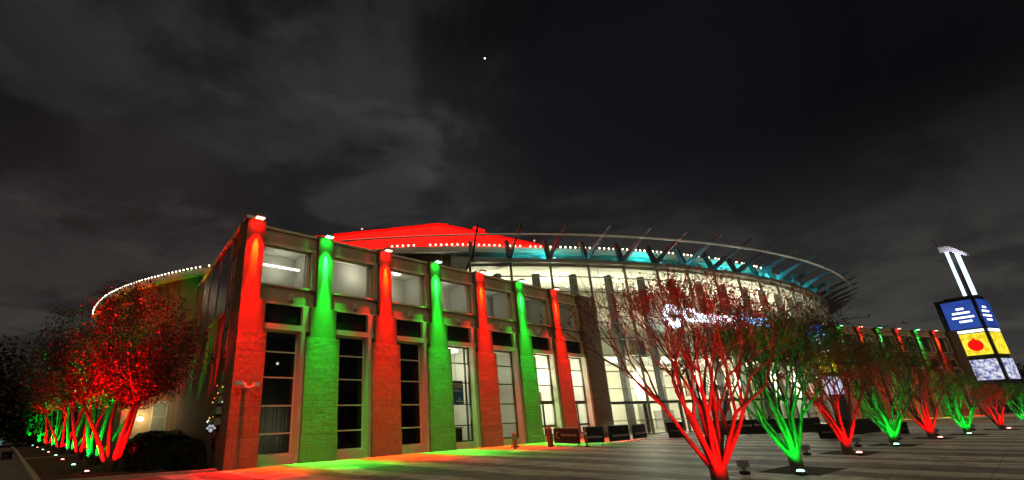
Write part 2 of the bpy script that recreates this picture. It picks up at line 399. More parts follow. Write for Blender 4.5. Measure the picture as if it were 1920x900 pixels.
def wing_build(t):
    w = MB()
    edges = []
    for i in range(7):
        r_ = PX[i] + WIDE[i]
        l_ = (PX[i + 1] - WIDE[i + 1]) if i < 6 else 34.25
        edges.append((r_, l_))
    # piers ---------------------------------------------------
    for i, x in enumerate(PX):
        wd = WIDE[i]; y0 = -.4 if i == 0 else 0
        p = MB()
        p.box(x - wd, y0, 1.16, x + wd, .8, 5.55)
        pier = p.build('pier', m_brick, t)
        q = MB(); q.box(x - wd - .02, y0 - .025, 0, x + wd + .02, .8, 1.16); q.build('plinth', m_plinth, pier)
        q = MB()
        if i == 0:
            q.box(x - wd, y0 + .04, 5.55, x + .50, .8, 7.0); q.box(x - wd, y0 + .10, 7.0, x + .22, .8, 10.86)
        else:
            q.box(x - .70, .04, 5.55, x + .70, .8, 7.0); q.box(x - .41, .09, 7.0, x + .41, .8, 10.84)
        q.build('shaft', m_smooth, pier)
    p = MB(); p.box(34.25, 0.02, 0, 36.5, .8, 10.8)
    pe = p.build('pier', m_brick, t)
    q = MB(); q.box(34.2, -.02, 0, 36.52, .5, 1.1); q.build('plinth', m_plinth, pe)
    # walls ---------------------------------------------------
    w.box(7.1, .45, 9.95, 34.25, .8, 10.74)
    for i, (a, b) in enumerate(edges):
        lx = PX[i] + (.22 if i == 0 else .41); rx = (PX[i + 1] - .41) if i < 6 else 34.25
        w.box(lx, .45, 7.12, rx, .8, 7.90)                 # spandrel
        w.box(rx - .26, .30, 7.90, rx, .8, 9.95)           # right reveal of upper window
    wall = w.build('wall', m_wall, t)
    tr = MB()
    tr.box(7.1, .38, 10.74, 36.5, .95, 10.86)
    for i, (a, b) in enumerate(edges):
        lx = PX[i] + (.22 if i == 0 else .41); rx = (PX[i + 1] - .41) if i < 6 else 34.25
        tr.box(lx, .36, 7.90, rx - .26, .75, 7.98)
        tr.box(lx, .40, 7.03, rx, .75, 7.12)
        tr.box(lx, .36, 9.95, rx, .448, 10.06)
        tr.box(a - .3, .22, 5.80, b + .25, .75, 6.06)      # lintel over the tall window
        tr.box(b - .20, .12, 0, b, .8, 5.80)               # right jamb
        tr.box(a, .40, 0, b - .2, .80, .36)                # sill block
        tr.box(b - .1, .30, 6.06, b + .25, .8, 7.03)
    tr.build('trim', m_trim, t)
    rf = MB(); rf.prism([(7.4, .8), (36.4, .8), (36.4, 2.0), (20, 14), (9.0, 13)], 10.25, 10.35)
    rf.prism([(36.3, .8), (36.5, .8), (36.5, 2.4), (36.3, 2.4)], 0, 10.4)
    rf.build('roof', m_darksteel, t)
    # windows ---------------------------------------------------
    for i, (a, b) in enumerate(edges):
        lx = PX[i] + (.22 if i == 0 else .41); rx = ((PX[i + 1] - .41) if i < 6 else 34.25) - .26
        f = MB()
        for bx in ((lx, .62, 7.98, rx, .72, 8.05), (lx, .62, 9.87, rx, .72, 9.95), (lx, .62, 8.05, lx + .07, .72, 9.87), (rx - .10, .60, 8.05, rx, .74, 9.87)):
            f.box(*bx)
        f.box(rx - .22, .64, 8.05, rx - .17, .72, 9.87)
        wf = f.build('upper_window', m_frame, t)
        g = MB(); g.box(lx + .07, .665, 8.05, rx - .1, .68, 9.87); g.build('pane', m_pane, wf)
        tp = MB(); tp.box(a - .3, .50, 6.06, b - .1, .56, 7.03); tp.build('transom_panel', m_darkpanel, t)
        lit = i >= 3
        fm = m_darkframe if lit else m_frame
        f = MB(); x0, x1 = a, b - .2
        f.box(x0, .55, .36, x1, .65, .44); f.box(x0, .55, 5.72, x1, .65, 5.80)
        f.box(x0, .55, .44, x0 + .06, .65, 5.72); f.box(x1 - .06, .55, .44, x1, .65, 5.72)
        for zz in (BZ if i < 5 else BZ[1:]): f.box(x0 + .06, .555, zz - .03, x1 - .06, .645, zz + .03)
        if i >= 5:
            f.box(x0 + .06, .55, 2.43, x1 - .06, .66, 2.62)
            xm = x0 + (x1 - x0) * .46; f.box(xm - .05, .56, .44, xm + .05, .645, 2.43); f.box(x0 + .06, .56, .9, x1 - .06, .645, 1.05)
        if i == 3: f.box(x1 - .38, .55, .44, x1 - .30, .65, 5.72)
        wf = f.build('tall_window', fm, t)
        g = MB(); g.box(x0 + .06, .60, .44, x1 - .06, .612, 5.72); g.build('pane', m_pane if lit else m_darkpane, wf)
        # rooms behind the glass
        yb = 2.5 if i < 5 else 2.25
        rm = MB()
        xl, xr = max(lx - .9, 7.9), rx + .45
        rm.box(xl, yb, 7.5, xr, yb + .08, 10.2); rm.box(xl, .82, 10.12, xr, yb, 10.2); rm.box(xl, .82, 7.5, xr, yb, 7.58)
        rm.box(xl - .08, .82, 7.5, xl, yb, 10.2); rm.box(xr, .82, 7.5, xr + .08, yb, 10.2)
        rm.build('upper_room', m_room, t)
        rm = MB(); xl, xr = max(a - .8, 7.9), b + .5
        rm.box(xl, yb, 0, xr, yb + .08, 5.9); rm.box(xl, .82, 5.82, xr, yb, 5.9); rm.box(xl, .82, .02, xr, yb, .1)
        rm.box(xl - .08, .82, 0, xl, yb, 5.9); rm.box(xr, .82, 0, xr + .08, yb, 5.9)
        rm.build('ground_room', m_roomwhite if lit else m_column, t)
    # curtain in the first tall window
    a, b = edges[0]; c = MB(); n = 60; prev = None
    for k in range(n + 1):
        x = a + .05 + (b - .3 - a) * k / n; y = 1.0 + .05 * math.sin(k * .95) + .03 * math.sin(k * 2.3)
        if prev: c.quad((prev[0], prev[1], .1), (x, y, .1), (x, y, 2.40), (prev[0], prev[1], 2.40))
        prev = (x, y)
    c.build('curtain', m_curtain, t, True)
    # roller blind behind the second upper window
    x0, x1 = PX[1] + .45, PX[2] - .7
    c = MB(); c.quad((x0, .80, 8.0), (x1, .80, 8.0), (x1, .80, 9.86), (x0, .80, 9.86)); c.build('roller_blind', m_blind, t)
    # side wall (recedes to the left of the corner pier) ---------------------------------------------------
    def sp(s, z, off=0): return (7.05 + .122 * s - off * .993, -.4 + s + off * .121, z)
    def sbox(mb, s0, s1, z0, z1, o0, o1):
        mb.hexa([sp(s0, z0, o0), sp(s1, z0, o0), sp(s1, z0, o1), sp(s0, z0, o1)][::-1], [sp(s0, z1, o0), sp(s1, z1, o0), sp(s1, z1, o1), sp(s0, z1, o1)][::-1])
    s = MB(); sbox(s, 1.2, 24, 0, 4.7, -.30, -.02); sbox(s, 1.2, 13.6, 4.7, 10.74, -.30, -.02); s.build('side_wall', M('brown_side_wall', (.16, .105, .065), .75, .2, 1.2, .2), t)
    s = MB(); sbox(s, .16, 1.45, 5.56, 10.8, -.6, -.003); sbox(s, .06, 1.5, 0, 5.55, -.6, .004); s.build('side_pier', m_brick, t)
    s = MB(); sbox(s, 0, 13.6, 10.74, 10.88, -.5, .10); s.build('side_coping', m_trim, t)
    s = MB(); sbox(s, 3.1, 11.4, 6.9, 10.45, -.015, .012)
    sg = s.build('side_glazing', M('dark_glazing', (.022, .024, .02), .18, .6, .5, 0, 0, .6, (1, 1, .2)), t)
    s = MB(); sbox(s, 3.0, 11.5, 6.78, 6.9, -.01, .08); sbox(s, 3.0, 3.1, 6.9, 10.5, -.01, .06)
    for q in (5.9, 8.7, 11.4): sbox(s, q, q + .09, 6.9, 10.45, -.01, .05)
    s.build('glazing_frame', m_ledge, sg)
    s = MB(); sbox(s, 1.6, 2.85, 4.87, 9.45, -.015, .01); sw = s.build('side_window', m_palecurtain, t)
    s = MB()
    for q in (1.55, 2.2, 2.83): sbox(s, q, q + .07, 4.8, 9.5, -.01, .05)
    for zq in (4.8, 5.95, 7.1, 8.25, 9.42): sbox(s, 1.6, 2.85, zq, zq + .07, -.01, .04)
    s.build('window_frame', m_darkframe, sw)
    s = MB(); sbox(s, 1.6, 2.85, .75, 4.6, -.015, .01); s.build('lower_side_window', m_darkpanel, t)
wing_build(wing)

# coloured parapet floods, one above each pier
def flood_lights(t, c, k=1.0):
    col = RED if c == 'R' else GRN; k *= 1.0 if c == 'R' else .8
    lamp('SPOT', 'flood_beam', (0, -.33, -.03), 68000 * k, col, t, (0, -.45, -10.7), 21, .9, .04)
    lamp('SPOT', 'flood_pool', (0, -.45, -.03), 18000 * k, col, t, (0, -2.6, -10.7), 27, 1, .04)
    lamp('SPOT', 'flood_apron', (0, -.45, -.03), 3200 * k, col, t, (0, -4.0, -10.7), 38, 1, .04)
    lamp('SPOT', 'flood_wash', (0, -.34, -.03), 5200 * k, col, t, (0, -.02, -10.7), 56, .9, .04)
    lamp('SPOT', 'flood_core', (0, -.30, -.02), 3000, (1, .30, .012) if c == 'R' else (.10, 1, .75), t, (0, .06, -1.6), 15, 1, .03)
    lamp('SPOT', 'flood_spill', (0, -.30, -.04), 130 * k, col, t, (0, .3, -.32), 125, 1, .03)
def wall_flood(col):
    t = thing('wall_floodlight', '', 'floodlight')
    b = MB(); b.box(-.22, -.42, .06, .22, -.16, .17); b.box(-.05, -.20, .02, .05, .1, .1); b.build('housing', m_grey, t)
    b = MB(); b.box(-.19, -.40, .0, .19, -.18, .059); b.build('lens', e_red if col == 'R' else e_green, t)
    return t
LM = {'R': wall_flood('R'), 'G': wall_flood('G')}
where = ['the corner pier at the near left end', 'the first green pier, second from the corner', 'the third pier from the corner', 'the fourth pier from the corner',
         'the fifth pier, left of the standpipe', 'the sixth pier, behind the brown bollard', 'the seventh and last pier before the glass']
used = set()
for i, x in enumerate(PX):
    c = COLS[i]; t = LM[c] if c not in used else copy_tree(LM[c]); used.add(c)
    xx = x - .2 if i == 0 else x
    t.location = (xx, 21.4 + (-.32 if i == 0 else .07), 10.72)
    tag(t, f"{'red' if c == 'R' else 'green'} floodlight above {where[i]}", 'floodlight', 'parapet floodlights of the near stone wing')
    y = -.30
    flood_lights(t, c)

# lamps in the rooms of the wing
for i in range(7):
    x = (PX[i] + (PX[i + 1] if i < 6 else 34.6)) / 2 + .1
    pw = (24, 60, 17, 20, 11, 7, 6)[i]
    lamp('POINT', 'upper_room_lamp', (x, 1.65, 9.3), pw, (1, .97, .86), wing, rad=.12)
    if i >= 3:
        lamp('POINT', 'room_light', (x, 1.6, 4.6), (70, 32, 260, 230)[i - 3], (1, .98, .82), wing, rad=.2)
        lamp('POINT', 'room_light', (x, 1.6, 1.9), (24, 15, 120, 100)[i - 3], (1, .98, .82), wing, rad=.2)
lamp('POINT', 'room_light', (9.5, 2.1, 1.6), 95, (1, .95, .8), wing, rad=.25)  # added behind the curtain so that it shows
fx = MB(); fx.box(8.6, 1.5, 9.2, 10.6, 1.62, 9.3); f0 = fx.build('linear_fixture', e_tubelight, wing)
fx = MB()
fx.tube([(17.0, 1.5, 10.05), (17.0, 1.5, 10.11)], .22, 14); fx.build('ceiling_fixture', e_ceiling, wing)
fx = MB(); fx.tube([(24.5, 1.6, 10.05), (24.5, 1.6, 10.11)], .13, 12); fx.build('ceiling_fixture', e_ceiling, wing)
fx = MB(); fx.box(16.2, 1.2, 10.04, 16.8, 1.4, 10.11); fx.build('ceiling_fixture', e_ceiling, wing)
fx = MB(); fx.box(20.6, 1.2, 5.6, 21.5, 1.8, 5.7); fx.build('ceiling_fixture', e_ceiling, wing)

# things seen through / on the wing
t = thing('window_reflection', 'small white glowing ball standing in for a light reflected in the second pane of the first tall window', 'reflection', (9.75, 22.9, 4.40))  # added ball and cord stand in for a light mirrored in the glass
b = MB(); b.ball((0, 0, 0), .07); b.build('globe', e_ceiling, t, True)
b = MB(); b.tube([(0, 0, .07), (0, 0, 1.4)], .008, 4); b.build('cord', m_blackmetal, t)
for x, w_, lab in ((12.9, .5, 'pale cloth hanging in the dark room of the second tall window'), (16.9, .3, 'thin pale cloth hanging in the dark room of the third tall window')):
    t = thing('hanging_cloth', lab, 'cloth', (x, 23.2, 1.3))
    b = MB()
    for k in range(5): b.box(k * .16 * w_ - .3, .02 * (k % 2), .05 * k, k * .16 * w_ - .3 + .06, .03 + .02 * (k % 2), 1.0 - .07 * k)
    b.build('fabric', m_paper, t)
    b = MB(); b.box(-.35, .0, 1.0, .5, .03, 1.03); b.build('rod', m_grey, t)
lamp('POINT', 'room_light', (13.0, .95, 3.6), 3.5, (1, .9, .75), wing, rad=.2)  # added dim fill, lifts the dark second room to deep grey
lamp('POINT', 'room_light', (17.0, .95, 3.6), 2.5, (1, .9, .75), wing, rad=.2)  # same added fill for the dark third room
t = thing('poster', 'blue poster with white printed lines hanging inside the fourth tall window', 'poster', (20.9, 22.12, 2.45))
b = MB(); b.box(-.5, 0, 0, .42, .02, 1.35); b.build('sheet', m_blue, t)
b = MB()
for z0, z1, x0, x1 in ((1.08, 1.2, -.42, .36), (.94, 1.05, -.36, .3), (.80, .84, -.4, .1), (.72, .76, -.4, .25), (.12, .2, -.2, .34), (.25, .33, 0, .14), (.36, .40, .03, .11)):
    b.box(x0, -.006, z0, x1, -.001, z1)
b.build('printed_lines', m_paper, t)
t = thing('desk', 'dark reception desk behind the glass of the fourth tall window', 'desk', (20.9, 22.6, .1))
b = MB(); b.box(-1, 0, 0, .6, .5, 1.0); b.build('body', m_blackmetal, t)
b = MB(); b.box(-1.05, -.06, 1.0, .65, .55, 1.06); b.build('top', m_wood, t)
t = thing('office_chair', 'grey chair standing behind the dark reception desk', 'chair', (20.7, 23.3, .1))
b = MB(); b.box(-.3, -.05, .9, .3, .08, 1.75); b.build('backrest', m_grey, t)
b = MB(); b.box(-.3, -.1, .45, .3, .45, .55); b.build('seat', m_grey, t)
b = MB(); b.tube([(0, .15, 0), (0, .15, .45)], .05); b.build('post', m_blackmetal, t)
t = thing('notice_frame', 'brown framed notice on the room wall in the fifth tall window', 'picture', (26.05, 23.80, 2.9))
b = MB(); b.box(-.35, 0, 0, .35, .05, 1.1); b.build('board', m_brown, t)
t = thing('wall_cabinet', 'brown cabinet on the white room wall in the sixth tall window', 'cabinet', (30.15, 23.50, 2.7))
b = MB(); b.box(-.6, 0, 0, .5, .12, .62); b.build('box', m_brown, t)
t = thing('wall_cabinet', 'dark cabinet on the white room wall in the seventh tall window', 'cabinet', (34.2, 23.50, 2.75))
b = MB(); b.box(-.6, 0, 0, .5, .12, .5); b.build('box', m_column, t)
# white reflections-free strobe boxes on the spandrels
bays = ['first', 'second', 'third', 'fourth', 'fifth', 'sixth']
for i, x in enumerate((9.75, 13.4, 17.15, 20.95, 24.9, 28.95)):
    t = thing('alarm_strobe', f'small cream alarm strobe on the spandrel of the {bays[i]} bay from the corner', 'alarm', (x, 21.85, 7.28), 0, 'alarm strobes on the near wing')
    b = MB(); b.box(-.10, -.09, 0, .10, 0, .30); b.build('case', m_white, t)
    b = MB(); b.box(-.07, -.12, .18, .07, -.09, .26); b.box(-.07, -.12, .04, .07, -.09, .11); b.build('lens', m_gutter, t)
t = thing('security_camera', 'white twin security camera on the brick corner pier', 'camera', (7.55, 20.98, 3.2))
b = MB(); b.box(-.08, -.05, -.1, .08, .02, .12); b.tube([(0, -.05, 0), (.15, -.22, -.08), (.34, -.30, .02)], .035); b.tube([(0, -.05, .05), (-.22, -.2, .06)], .035); b.build('bracket', m_white, t)
b = MB(); b.box(-.50, -.34, .0, -.16, -.12, .16); b.build('camera_body', m_white, t)
b = MB(); b.box(.28, -.42, -.03, .50, -.24, .12); b.build('camera_body', m_white, t)

# ------------------------------------------------------------------ far wing (the same building type beyond the glass hall)
th = R(-19.4)
fw = copy_tree(wing)
px, py = 11.36 * math.cos(th), 11.36 * math.sin(th)
fw.location = (76.0 - px, 12.9 - py, 0); fw.rotation_euler = (0, 0, th)
fw['label'] = 'matching stone wing far beyond the glass hall, behind the plaza trees'
far_lab = ['at its near corner', 'on its second pier', 'on its third pier', 'on its fourth pier', 'on its fifth pier', 'on its sixth pier', 'on its last pier']
mwf = Matrix.Translation(fw.location) @ Matrix.Rotation(th, 4, 'Z')
for i, x in enumerate(PX):
    c = COLS[i]; t = copy_tree(LM[c])
    t.location = mwf @ Vector((x - (.2 if i == 0 else 0), -.32 if i == 0 else .07, 10.72)); t.rotation_euler = (0, 0, th)
    tag(t, f"{'red' if c == 'R' else 'green'} floodlight on the far stone wing, {far_lab[i]}", 'floodlight', 'parapet floodlights of the far stone wing')
    flood_lights(t, c, .45)

# ------------------------------------------------------------------ arena
GC = Vector((71, 84.5)); GR = 70.75
arena = thing('arena', 'round arena with a lit curved glass hall, finned canopy and red-lit upper roof', 'building', (0, 0, 0))
def P(a, r): return (GC.x + r * math.cos(R(a)), GC.y + r * math.sin(R(a)))
A0, A1, DA = -126.9, -74.7, 2.9
angs = [A0 + DA * k for k in range(19)]
fine = [A0 + (A1 - A0) * k / 72 for k in range(73)]
def arc_band(mb, r0, r1, z0, z1, aa=fine):
    for a, b in zip(aa, aa[1:]):
        p = [P(a, r0), P(b, r0), P(b, r1), P(a, r1)]
        mb.hexa([(*q, z0) for q in p], [(*q, z1) for q in p])
b = MB()
for a, c in zip(angs, angs[1:]):
    p, q = P(a, GR), P(c, GR); p2, q2 = P(a, GR - .02), P(c, GR - .02)
    b.hexa([(*p2, .1), (*q2, .1), (*q, .1), (*p, .1)], [(*p2, 14.2), (*q2, 14.2), (*q, 14.2), (*p, 14.2)])
b.build('glass_wall', m_pane, arena)
for a in angs:
    b = MB(); b.beam((*P(a, GR + .04), 0), (*P(a, GR + .04), 14.2), .08, .2)
    b.build('mullion', m_ledge, arena)
for z in (13.0, 11.65, 10.3, 8.95, 7.6, 6.25, 4.9, 3.55, 2.35, 1.08, .06):
    b = MB(); arc_band(b, GR - .03, GR + .09, z - .035, z + .035, angs); b.build('transom_rail', m_ledge, arena)
b = MB(); arc_band(b, GR - .3, GR + .35, 14.2, 14.52); b.build('ledge', m_ledge, arena)
# lobby inside the glass
b = MB(); arc_band(b, GR - 9, GR - 8.8, 0, 14.2); b.build('lobby_back_wall', m_lobby, arena)
b = MB(); arc_band(b, GR - 9, GR - .3, 14.0, 14.18); b.build('lobby_ceiling', m_roomwhite, arena)
b = MB(); arc_band(b, GR - 9, GR - .3, .01, .06); b.build('lobby_floor', m_lobbyfloor, arena)
b = MB(); arc_band(b, GR - 8.8, GR - 5.2, 6.3, 6.75); b.build('gallery', m_roomwhite, arena)
b = MB(); arc_band(b, GR - 8.8, GR - 6.0, 10.9, 11.15); b.build('bulkhead', m_room, arena)
for a in angs[:-1]:
    q = MB(); c = a + DA - .78
    q.beam((*P(c, GR - 1.2), .05), (*P(c, GR - 1.2), 13.55), .5, .5); q.build('column', m_column, arena)
for k in range(0, 17, 2):
    q = MB(); c = P(angs[k] + 2.2, GR - 4.0); q.tube([(*c, .05), (*c, 6.3)], .5, 16); q.build('round_column', m_roomwhite, arena, True)
rnd = random.Random(5)
for a in angs[:14]:
    for k in range(3):
        q = MB(); c = P(a + .5 + 2.2 * rnd.random(), GR - 1.5 - 5.5 * rnd.random()); q.tube([(*c, 13.93), (*c, 13.99)], .14, 10); q.build('downlight', e_ceiling, arena)
rnl = random.Random(12)
for i, a in enumerate(angs[:-1:2]):
    lamp('POINT', 'lobby_lamp', (*P(a + 1.5, GR - 3.8), 12.4), 380 * rnl.uniform(.55, 1.35), (1, .95, .72), arena, rad=.3)
    lamp('POINT', 'lobby_lamp', (*P(a + 1.5, GR - 3.0), 4.6), 1750 * rnl.uniform(.45, 1.45), (1, .97, .76), arena, rad=.3)
rnp = random.Random(31)
m_panels = [M('grey_lobby_panel', (.32, .31, .27), .7, .1, 2), M('brown_lobby_panel', (.26, .15, .08), .6, .2, 2), M('dark_lobby_door', (.05, .05, .05), .4, .1, 2), M('warm_lobby_panel', (.62, .50, .30), .7, .1, 2), M('blue_lobby_panel', (.06, .12, .3), .6, .1, 2)]
for k in range(34):
    a = A0 + 1 + rnp.random() * 44; z0 = rnp.choice((.06, .06, 6.8, 6.8, 3.2)); hh = rnp.uniform(1.4, 3.2); w_ = rnp.uniform(.5, 1.6)
    q = MB(); q.beam((*P(a, GR - 8.74), z0 + hh / 2), (*P(a + w_, GR - 8.74), z0 + hh / 2), .06, hh)
    q.build('lobby_door' if z0 < 1 else 'lobby_panel', m_panels[k % 5], arena)
for a in angs[1:16]:
    q = MB(); q.beam((*P(a, GR - .5), .1), (*P(a, GR - .5), 2.5), .3, .14); q.beam((*P(a, GR - .45), 2.45), (*P(a + DA, GR - .45), 2.45), .12, .22); q.build('door_frame', m_darkframe, arena)
q = MB(); c = P(-122.6, GR - 8.6)
q.beam((*P(-123.2, GR - 8.7), 12.3), (*P(-122.6, GR - 8.7), 12.3), .1, 1.1); q.build('wall_panel', M('yellow_panel', (.72, .48, .16), .6, .05, 2), arena)

# eave line
E0 = [(9.5, 88), (6.8, 78.5), (6.5, 69), (7.2, 63), (8.5, 58), (10.77, 52.3), (12.9, 48.3), (18, 40.6), (24.1, 34), (26.8, 31.6), (29.6, 29.5), (32.7, 27.7), (36.5, 25.5),
      (39.6, 23.7), (43.5, 21.6), (48.2, 19.6), (51.4, 18.5), (55.3, 17.3), (59.8, 16.3), (64.5, 15.7), (70, 15.5), (76, 16.1), (84, 18.4), (94, 23), (106, 32)]
def catmull(pts, n=8):
    out = []
    for i in range(len(pts) - 1):
        p0 = Vector(pts[max(i - 1, 0)]); p1 = Vector(pts[i]); p2 = Vector(pts[i + 1]); p3 = Vector(pts[min(i + 2, len(pts) - 1)])
        for k in range(n):
            t = k / n
            out.append(.5 * ((2 * p1) + (p2 - p0) * t + (2 * p0 - 5 * p1 + 4 * p2 - p3) * t * t + (3 * p1 - p0 - 3 * p2 + p3) * t ** 3))
    out.append(Vector(pts[-1])); return out
EL = catmull(E0)
def inset(p, d):
    v = (Vector((62, 66)) - p).normalized(); return p + v * d
def strip(mb, pts, d0, d1, z0, z1):
    for a, c in zip(pts, pts[1:]):
        q = [inset(a, d0), inset(c, d0), inset(c, d1), inset(a, d1)]
        mb.hexa([(*p, z0) for p in q], [(*p, z1) for p in q])
iL = next(i for i, p in enumerate(EL) if p.x > 28.2 and p.y < 32)
iR = next(i for i, p in enumerate(EL) if p.x > 90)
b = MB(); strip(b, EL[:iL + 1], .7, 1.0, 0, 15.9); b.build('drum_wall', m_drum, arena)
b = MB(); strip(b, EL[iR:], .7, 1.0, 0, 15.9); b.build('drum_wall', m_drum, arena)
b = MB(); strip(b, EL[iL:iR + 1], .35, .6, 14.35, 16.0); b.build('fascia', m_fascia, arena)
b = MB()
for i in range(iL, iR, 6):
    p = EL[i]; q = inset(p, .33); b.beam((*q, 14.5), (*q, 15.95), .03, .04)
b.build('fascia_joint', m_ledge, arena)
b = MB(); strip(b, EL, .0, 1.2, 15.95, 16.5); b.build('eave_gutter', m_gutter, arena)
b = MB()
for i in range(0, iL, 5):
    q = inset(EL[i], .66); b.beam((*q, 0), (*q, 15.9), .08, .08)
b.build('cladding_rib', m_drum, arena)
b = MB(); n = len(EL)
vs = [(*inset(p, .6), 16.52) for p in EL] + [(60, 70, 16.9)]
b.add(vs, [(i, i + 1, n) for i in range(n - 1)]); b.build('roof_deck', m_darksteel, arena)
b = MB()
for a, c in zip(fine, fine[1:]):     # ledge deck between glass top and fascia
    p, q = P(a, GR - .1), P(c, GR - .1); p2, q2 = P(a, GR - 3.2), P(c, GR - 3.2)
    b.quad((*p, 14.53), (*q, 14.53), (*q2, 14.53), (*p2, 14.53))
b.build('ledge_deck', m_ledge, arena)

# red-lit upper roof: a faceted drum standing behind the eave
RP = [(17.5, 52.2), (31.6, 34.9), (60, 31.1), (86, 45), (90, 75), (60, 92), (28, 80)]
ctr = Vector((55, 60))
b = MB(); n = len(RP)
bot = [(*(Vector(p) + (Vector(p) - ctr).normalized() * .9), 16.5) for p in RP]; top = [(*p, 21.0) for p in RP]
b.add(bot + top + [(*ctr, 22.2)], [(i, (i + 1) % n, n + (i + 1) % n, n + i) for i in range(n)] + [(n + i, n + (i + 1) % n, 2 * n) for i in range(n)])
ur = b.build('upper_roof', m_redroof, arena)
b = MB()
for i in range(n):
    p, q = Vector(RP[i]), Vector(RP[(i + 1) % n]); b.beam((*p, 21.03), (*q, 21.03), .25, .1)
b.build('roof_edge', m_darksteel, ur)
b = MB(); b.box(36.0, 34.1, 21.05, 37.6, 34.9, 21.45); b.build('roof_hatch', m_redroof, ur)
def redflood(x, y, tx, ty, pw):
    lamp('AREA', 'roof_flood', (x, y, 16.9), pw, (1, .0006, .0003), arena, (tx, ty, 19.6), area=(2.5, .3))
for x, y, tx, ty in ((27.5, 35.2, 28.5, 38.5), (23.5, 39.6, 25, 42.5), (20.3, 44.5, 21.5, 47), (31.0, 31.6, 33.5, 34.6), (35.5, 29.6, 37, 34), (40.5, 28.3, 41.5, 33.4), (46, 27.2, 47, 32.6), (52, 26.5, 53, 31.8)):
    redflood(x, y, tx, ty, 15000)
for i, (x, y) in enumerate(((26.2, 41.6), (36.8, 34.2), (45.0, 33.0))):
    t = thing('beacon', ('small red beacon on the upper roof edge left of the ridge', 'small red beacon by the hatch on the upper roof', 'small red beacon at the right end of the upper roof edge')[i], 'beacon', (x, y, 21.05), 0, 'red beacons on the arena roof')
    b = MB(); b.tube([(0, 0, 0), (0, 0, .25)], .05); b.build('stem', m_darksteel, t)
    b = MB(); b.ball((0, 0, .33), .10); b.build('lens', EM('beacon_red', (1, .25, .2), 3), t)

# canopy: fins and outer ring
RC = Vector((69.8, 80.45)); RR = 70.0
def ringdist(p, d):
    f = p - RC; bq = f.dot(d); cq = f.dot(f) - RR * RR
    return -bq + math.sqrt(max(bq * bq - cq, 0))
ringpts = []
a = -137.0
while a < -62:
    ringpts.append((RC.x + RR * math.cos(R(a)), RC.y + RR * math.sin(R(a)), 15.62)); a += 1.0
b = MB(); b.tube(ringpts, .095, 6); b.build('canopy_ring', M('bright_ring_steel', (.85, .85, .88), .4, .05, 2), arena, True)
canopy_angs = [A0 + .2] + angs[1:] + [A1 + 2.6, A1 + 5.0, A1 + 7.4]
for k, a in enumerate(canopy_angs):
    p = Vector(P(a, GR + .15)); d = Vector((math.cos(R(a)), math.sin(R(a)))); s = Vector((-d.y, d.x))
    L = ringdist(p, d)
    if not (1.0 < L < 9): L = 4.0
    def fp(u, z, w): return (*(p + d * u + s * w), z)
    fin = MB(); wv = .07
    prof = [(-.20, 14.5), (.25, 14.5), (L * .55, 15.25), (L + .85, 16.14), (L + .88, 16.22), (L * .5, 15.55), (.05, 14.95)]
    n = len(prof)
    fin.add([fp(u, z, -wv) for u, z in prof] + [fp(u, z, wv) for u, z in prof], [tuple(range(n)), tuple(range(2 * n - 1, n - 1, -1))] + [(i, i + n, (i + 1) % n + n, (i + 1) % n) for i in range(n)])
    fo = fin.build('canopy_fin', m_steel, arena)
    post = MB()
    prof = [(-.3, 14.5), (.1, 14.5), (-.55, 16.5), (-.95, 16.5)]; n = 4; wv = .16
    post.add([fp(u, z, -wv) for u, z in prof] + [fp(u, z, wv) for u, z in prof], [tuple(range(n)), tuple(range(2 * n - 1, n - 1, -1))] + [(i, i + n, (i + 1) % n + n, (i + 1) % n) for i in range(n)])
    post.build('strut', m_darksteel, fo)
# teal floods on the ledge
teal_k = [2, 5, 8, 9, 11]
for j, k in enumerate(teal_k):
    a = canopy_angs[k]; p = P(a + .35, GR + .1)
    t = thing('ledge_floodlight', f'teal floodlight on the canopy ledge, {["first", "second", "third", "fourth", "last"][j]} along from the stone wing', 'floodlight', (*p, 14.52), R(a + 90), 'teal floods on the canopy ledge')
    b = MB(); b.box(-.14, -.1, 0, .14, .1, .12); b.build('housing', m_blackmetal, t)
    b = MB(); b.box(-.11, -.08, .12, .11, .08, .15); b.build('lens', e_teal, t)
    lamp('POINT', 'teal_beam', (0, 1.15, .5), 520, TEAL, t, rad=.06)
    q = Vector(P(a, GR + 1.2))
    if k == 8: lamp('POINT', 'blue_beam', (0, -1.2, .9), 14, (.45, .6, 1), t, rad=.06)

# string lights along the eave
def string_lights(pts, spacing, label, zoff=16.62):
    t = thing('string_lights', label, 'string lights', (0, 0, 0), 0, 'string lights along the arena eave')
    c = MB(); c.tube([(*inset(p, -.06), zoff - .07) for p in pts], .012, 4); c.build('cord', m_blackmetal, t)
    bb = MB(); bb.ball((0, 0, 0), .088, 8, 5); proto = None; cnt = 0
    acc = 0; skip = random.Random(3)
    for a, q in zip(pts, pts[1:]):
        seg = (q - a).length; d = 0
        while acc + (seg - d) >= spacing and cnt < 100:
            d += spacing - acc; acc = 0
            p = inset(a + (q - a) * (d / seg), -.06)
            if skip.random() < .09: continue
            if proto is None: proto = o = bb.build('bulb', e_bulb, t, True)
            else: o = proto.copy(); COL.objects.link(o)
            o.parent = t; o.location = (*p, zoff); cnt += 1
        acc += seg - d
iS = next(i for i, p in enumerate(EL) if p.x > 24.1 and p.y < 34.5)
iE = next(i for i, p in enumerate(EL) if p.x > 66)
iW = next(i for i, p in enumerate(EL) if p.x > 14 and p.y < 50)
string_lights(EL[iS:iE], .50, 'row of warm bulbs along the eave above the glass hall')
string_lights(EL[4:iW], .55, 'row of warm bulbs along the eave of the brown drum at the left')

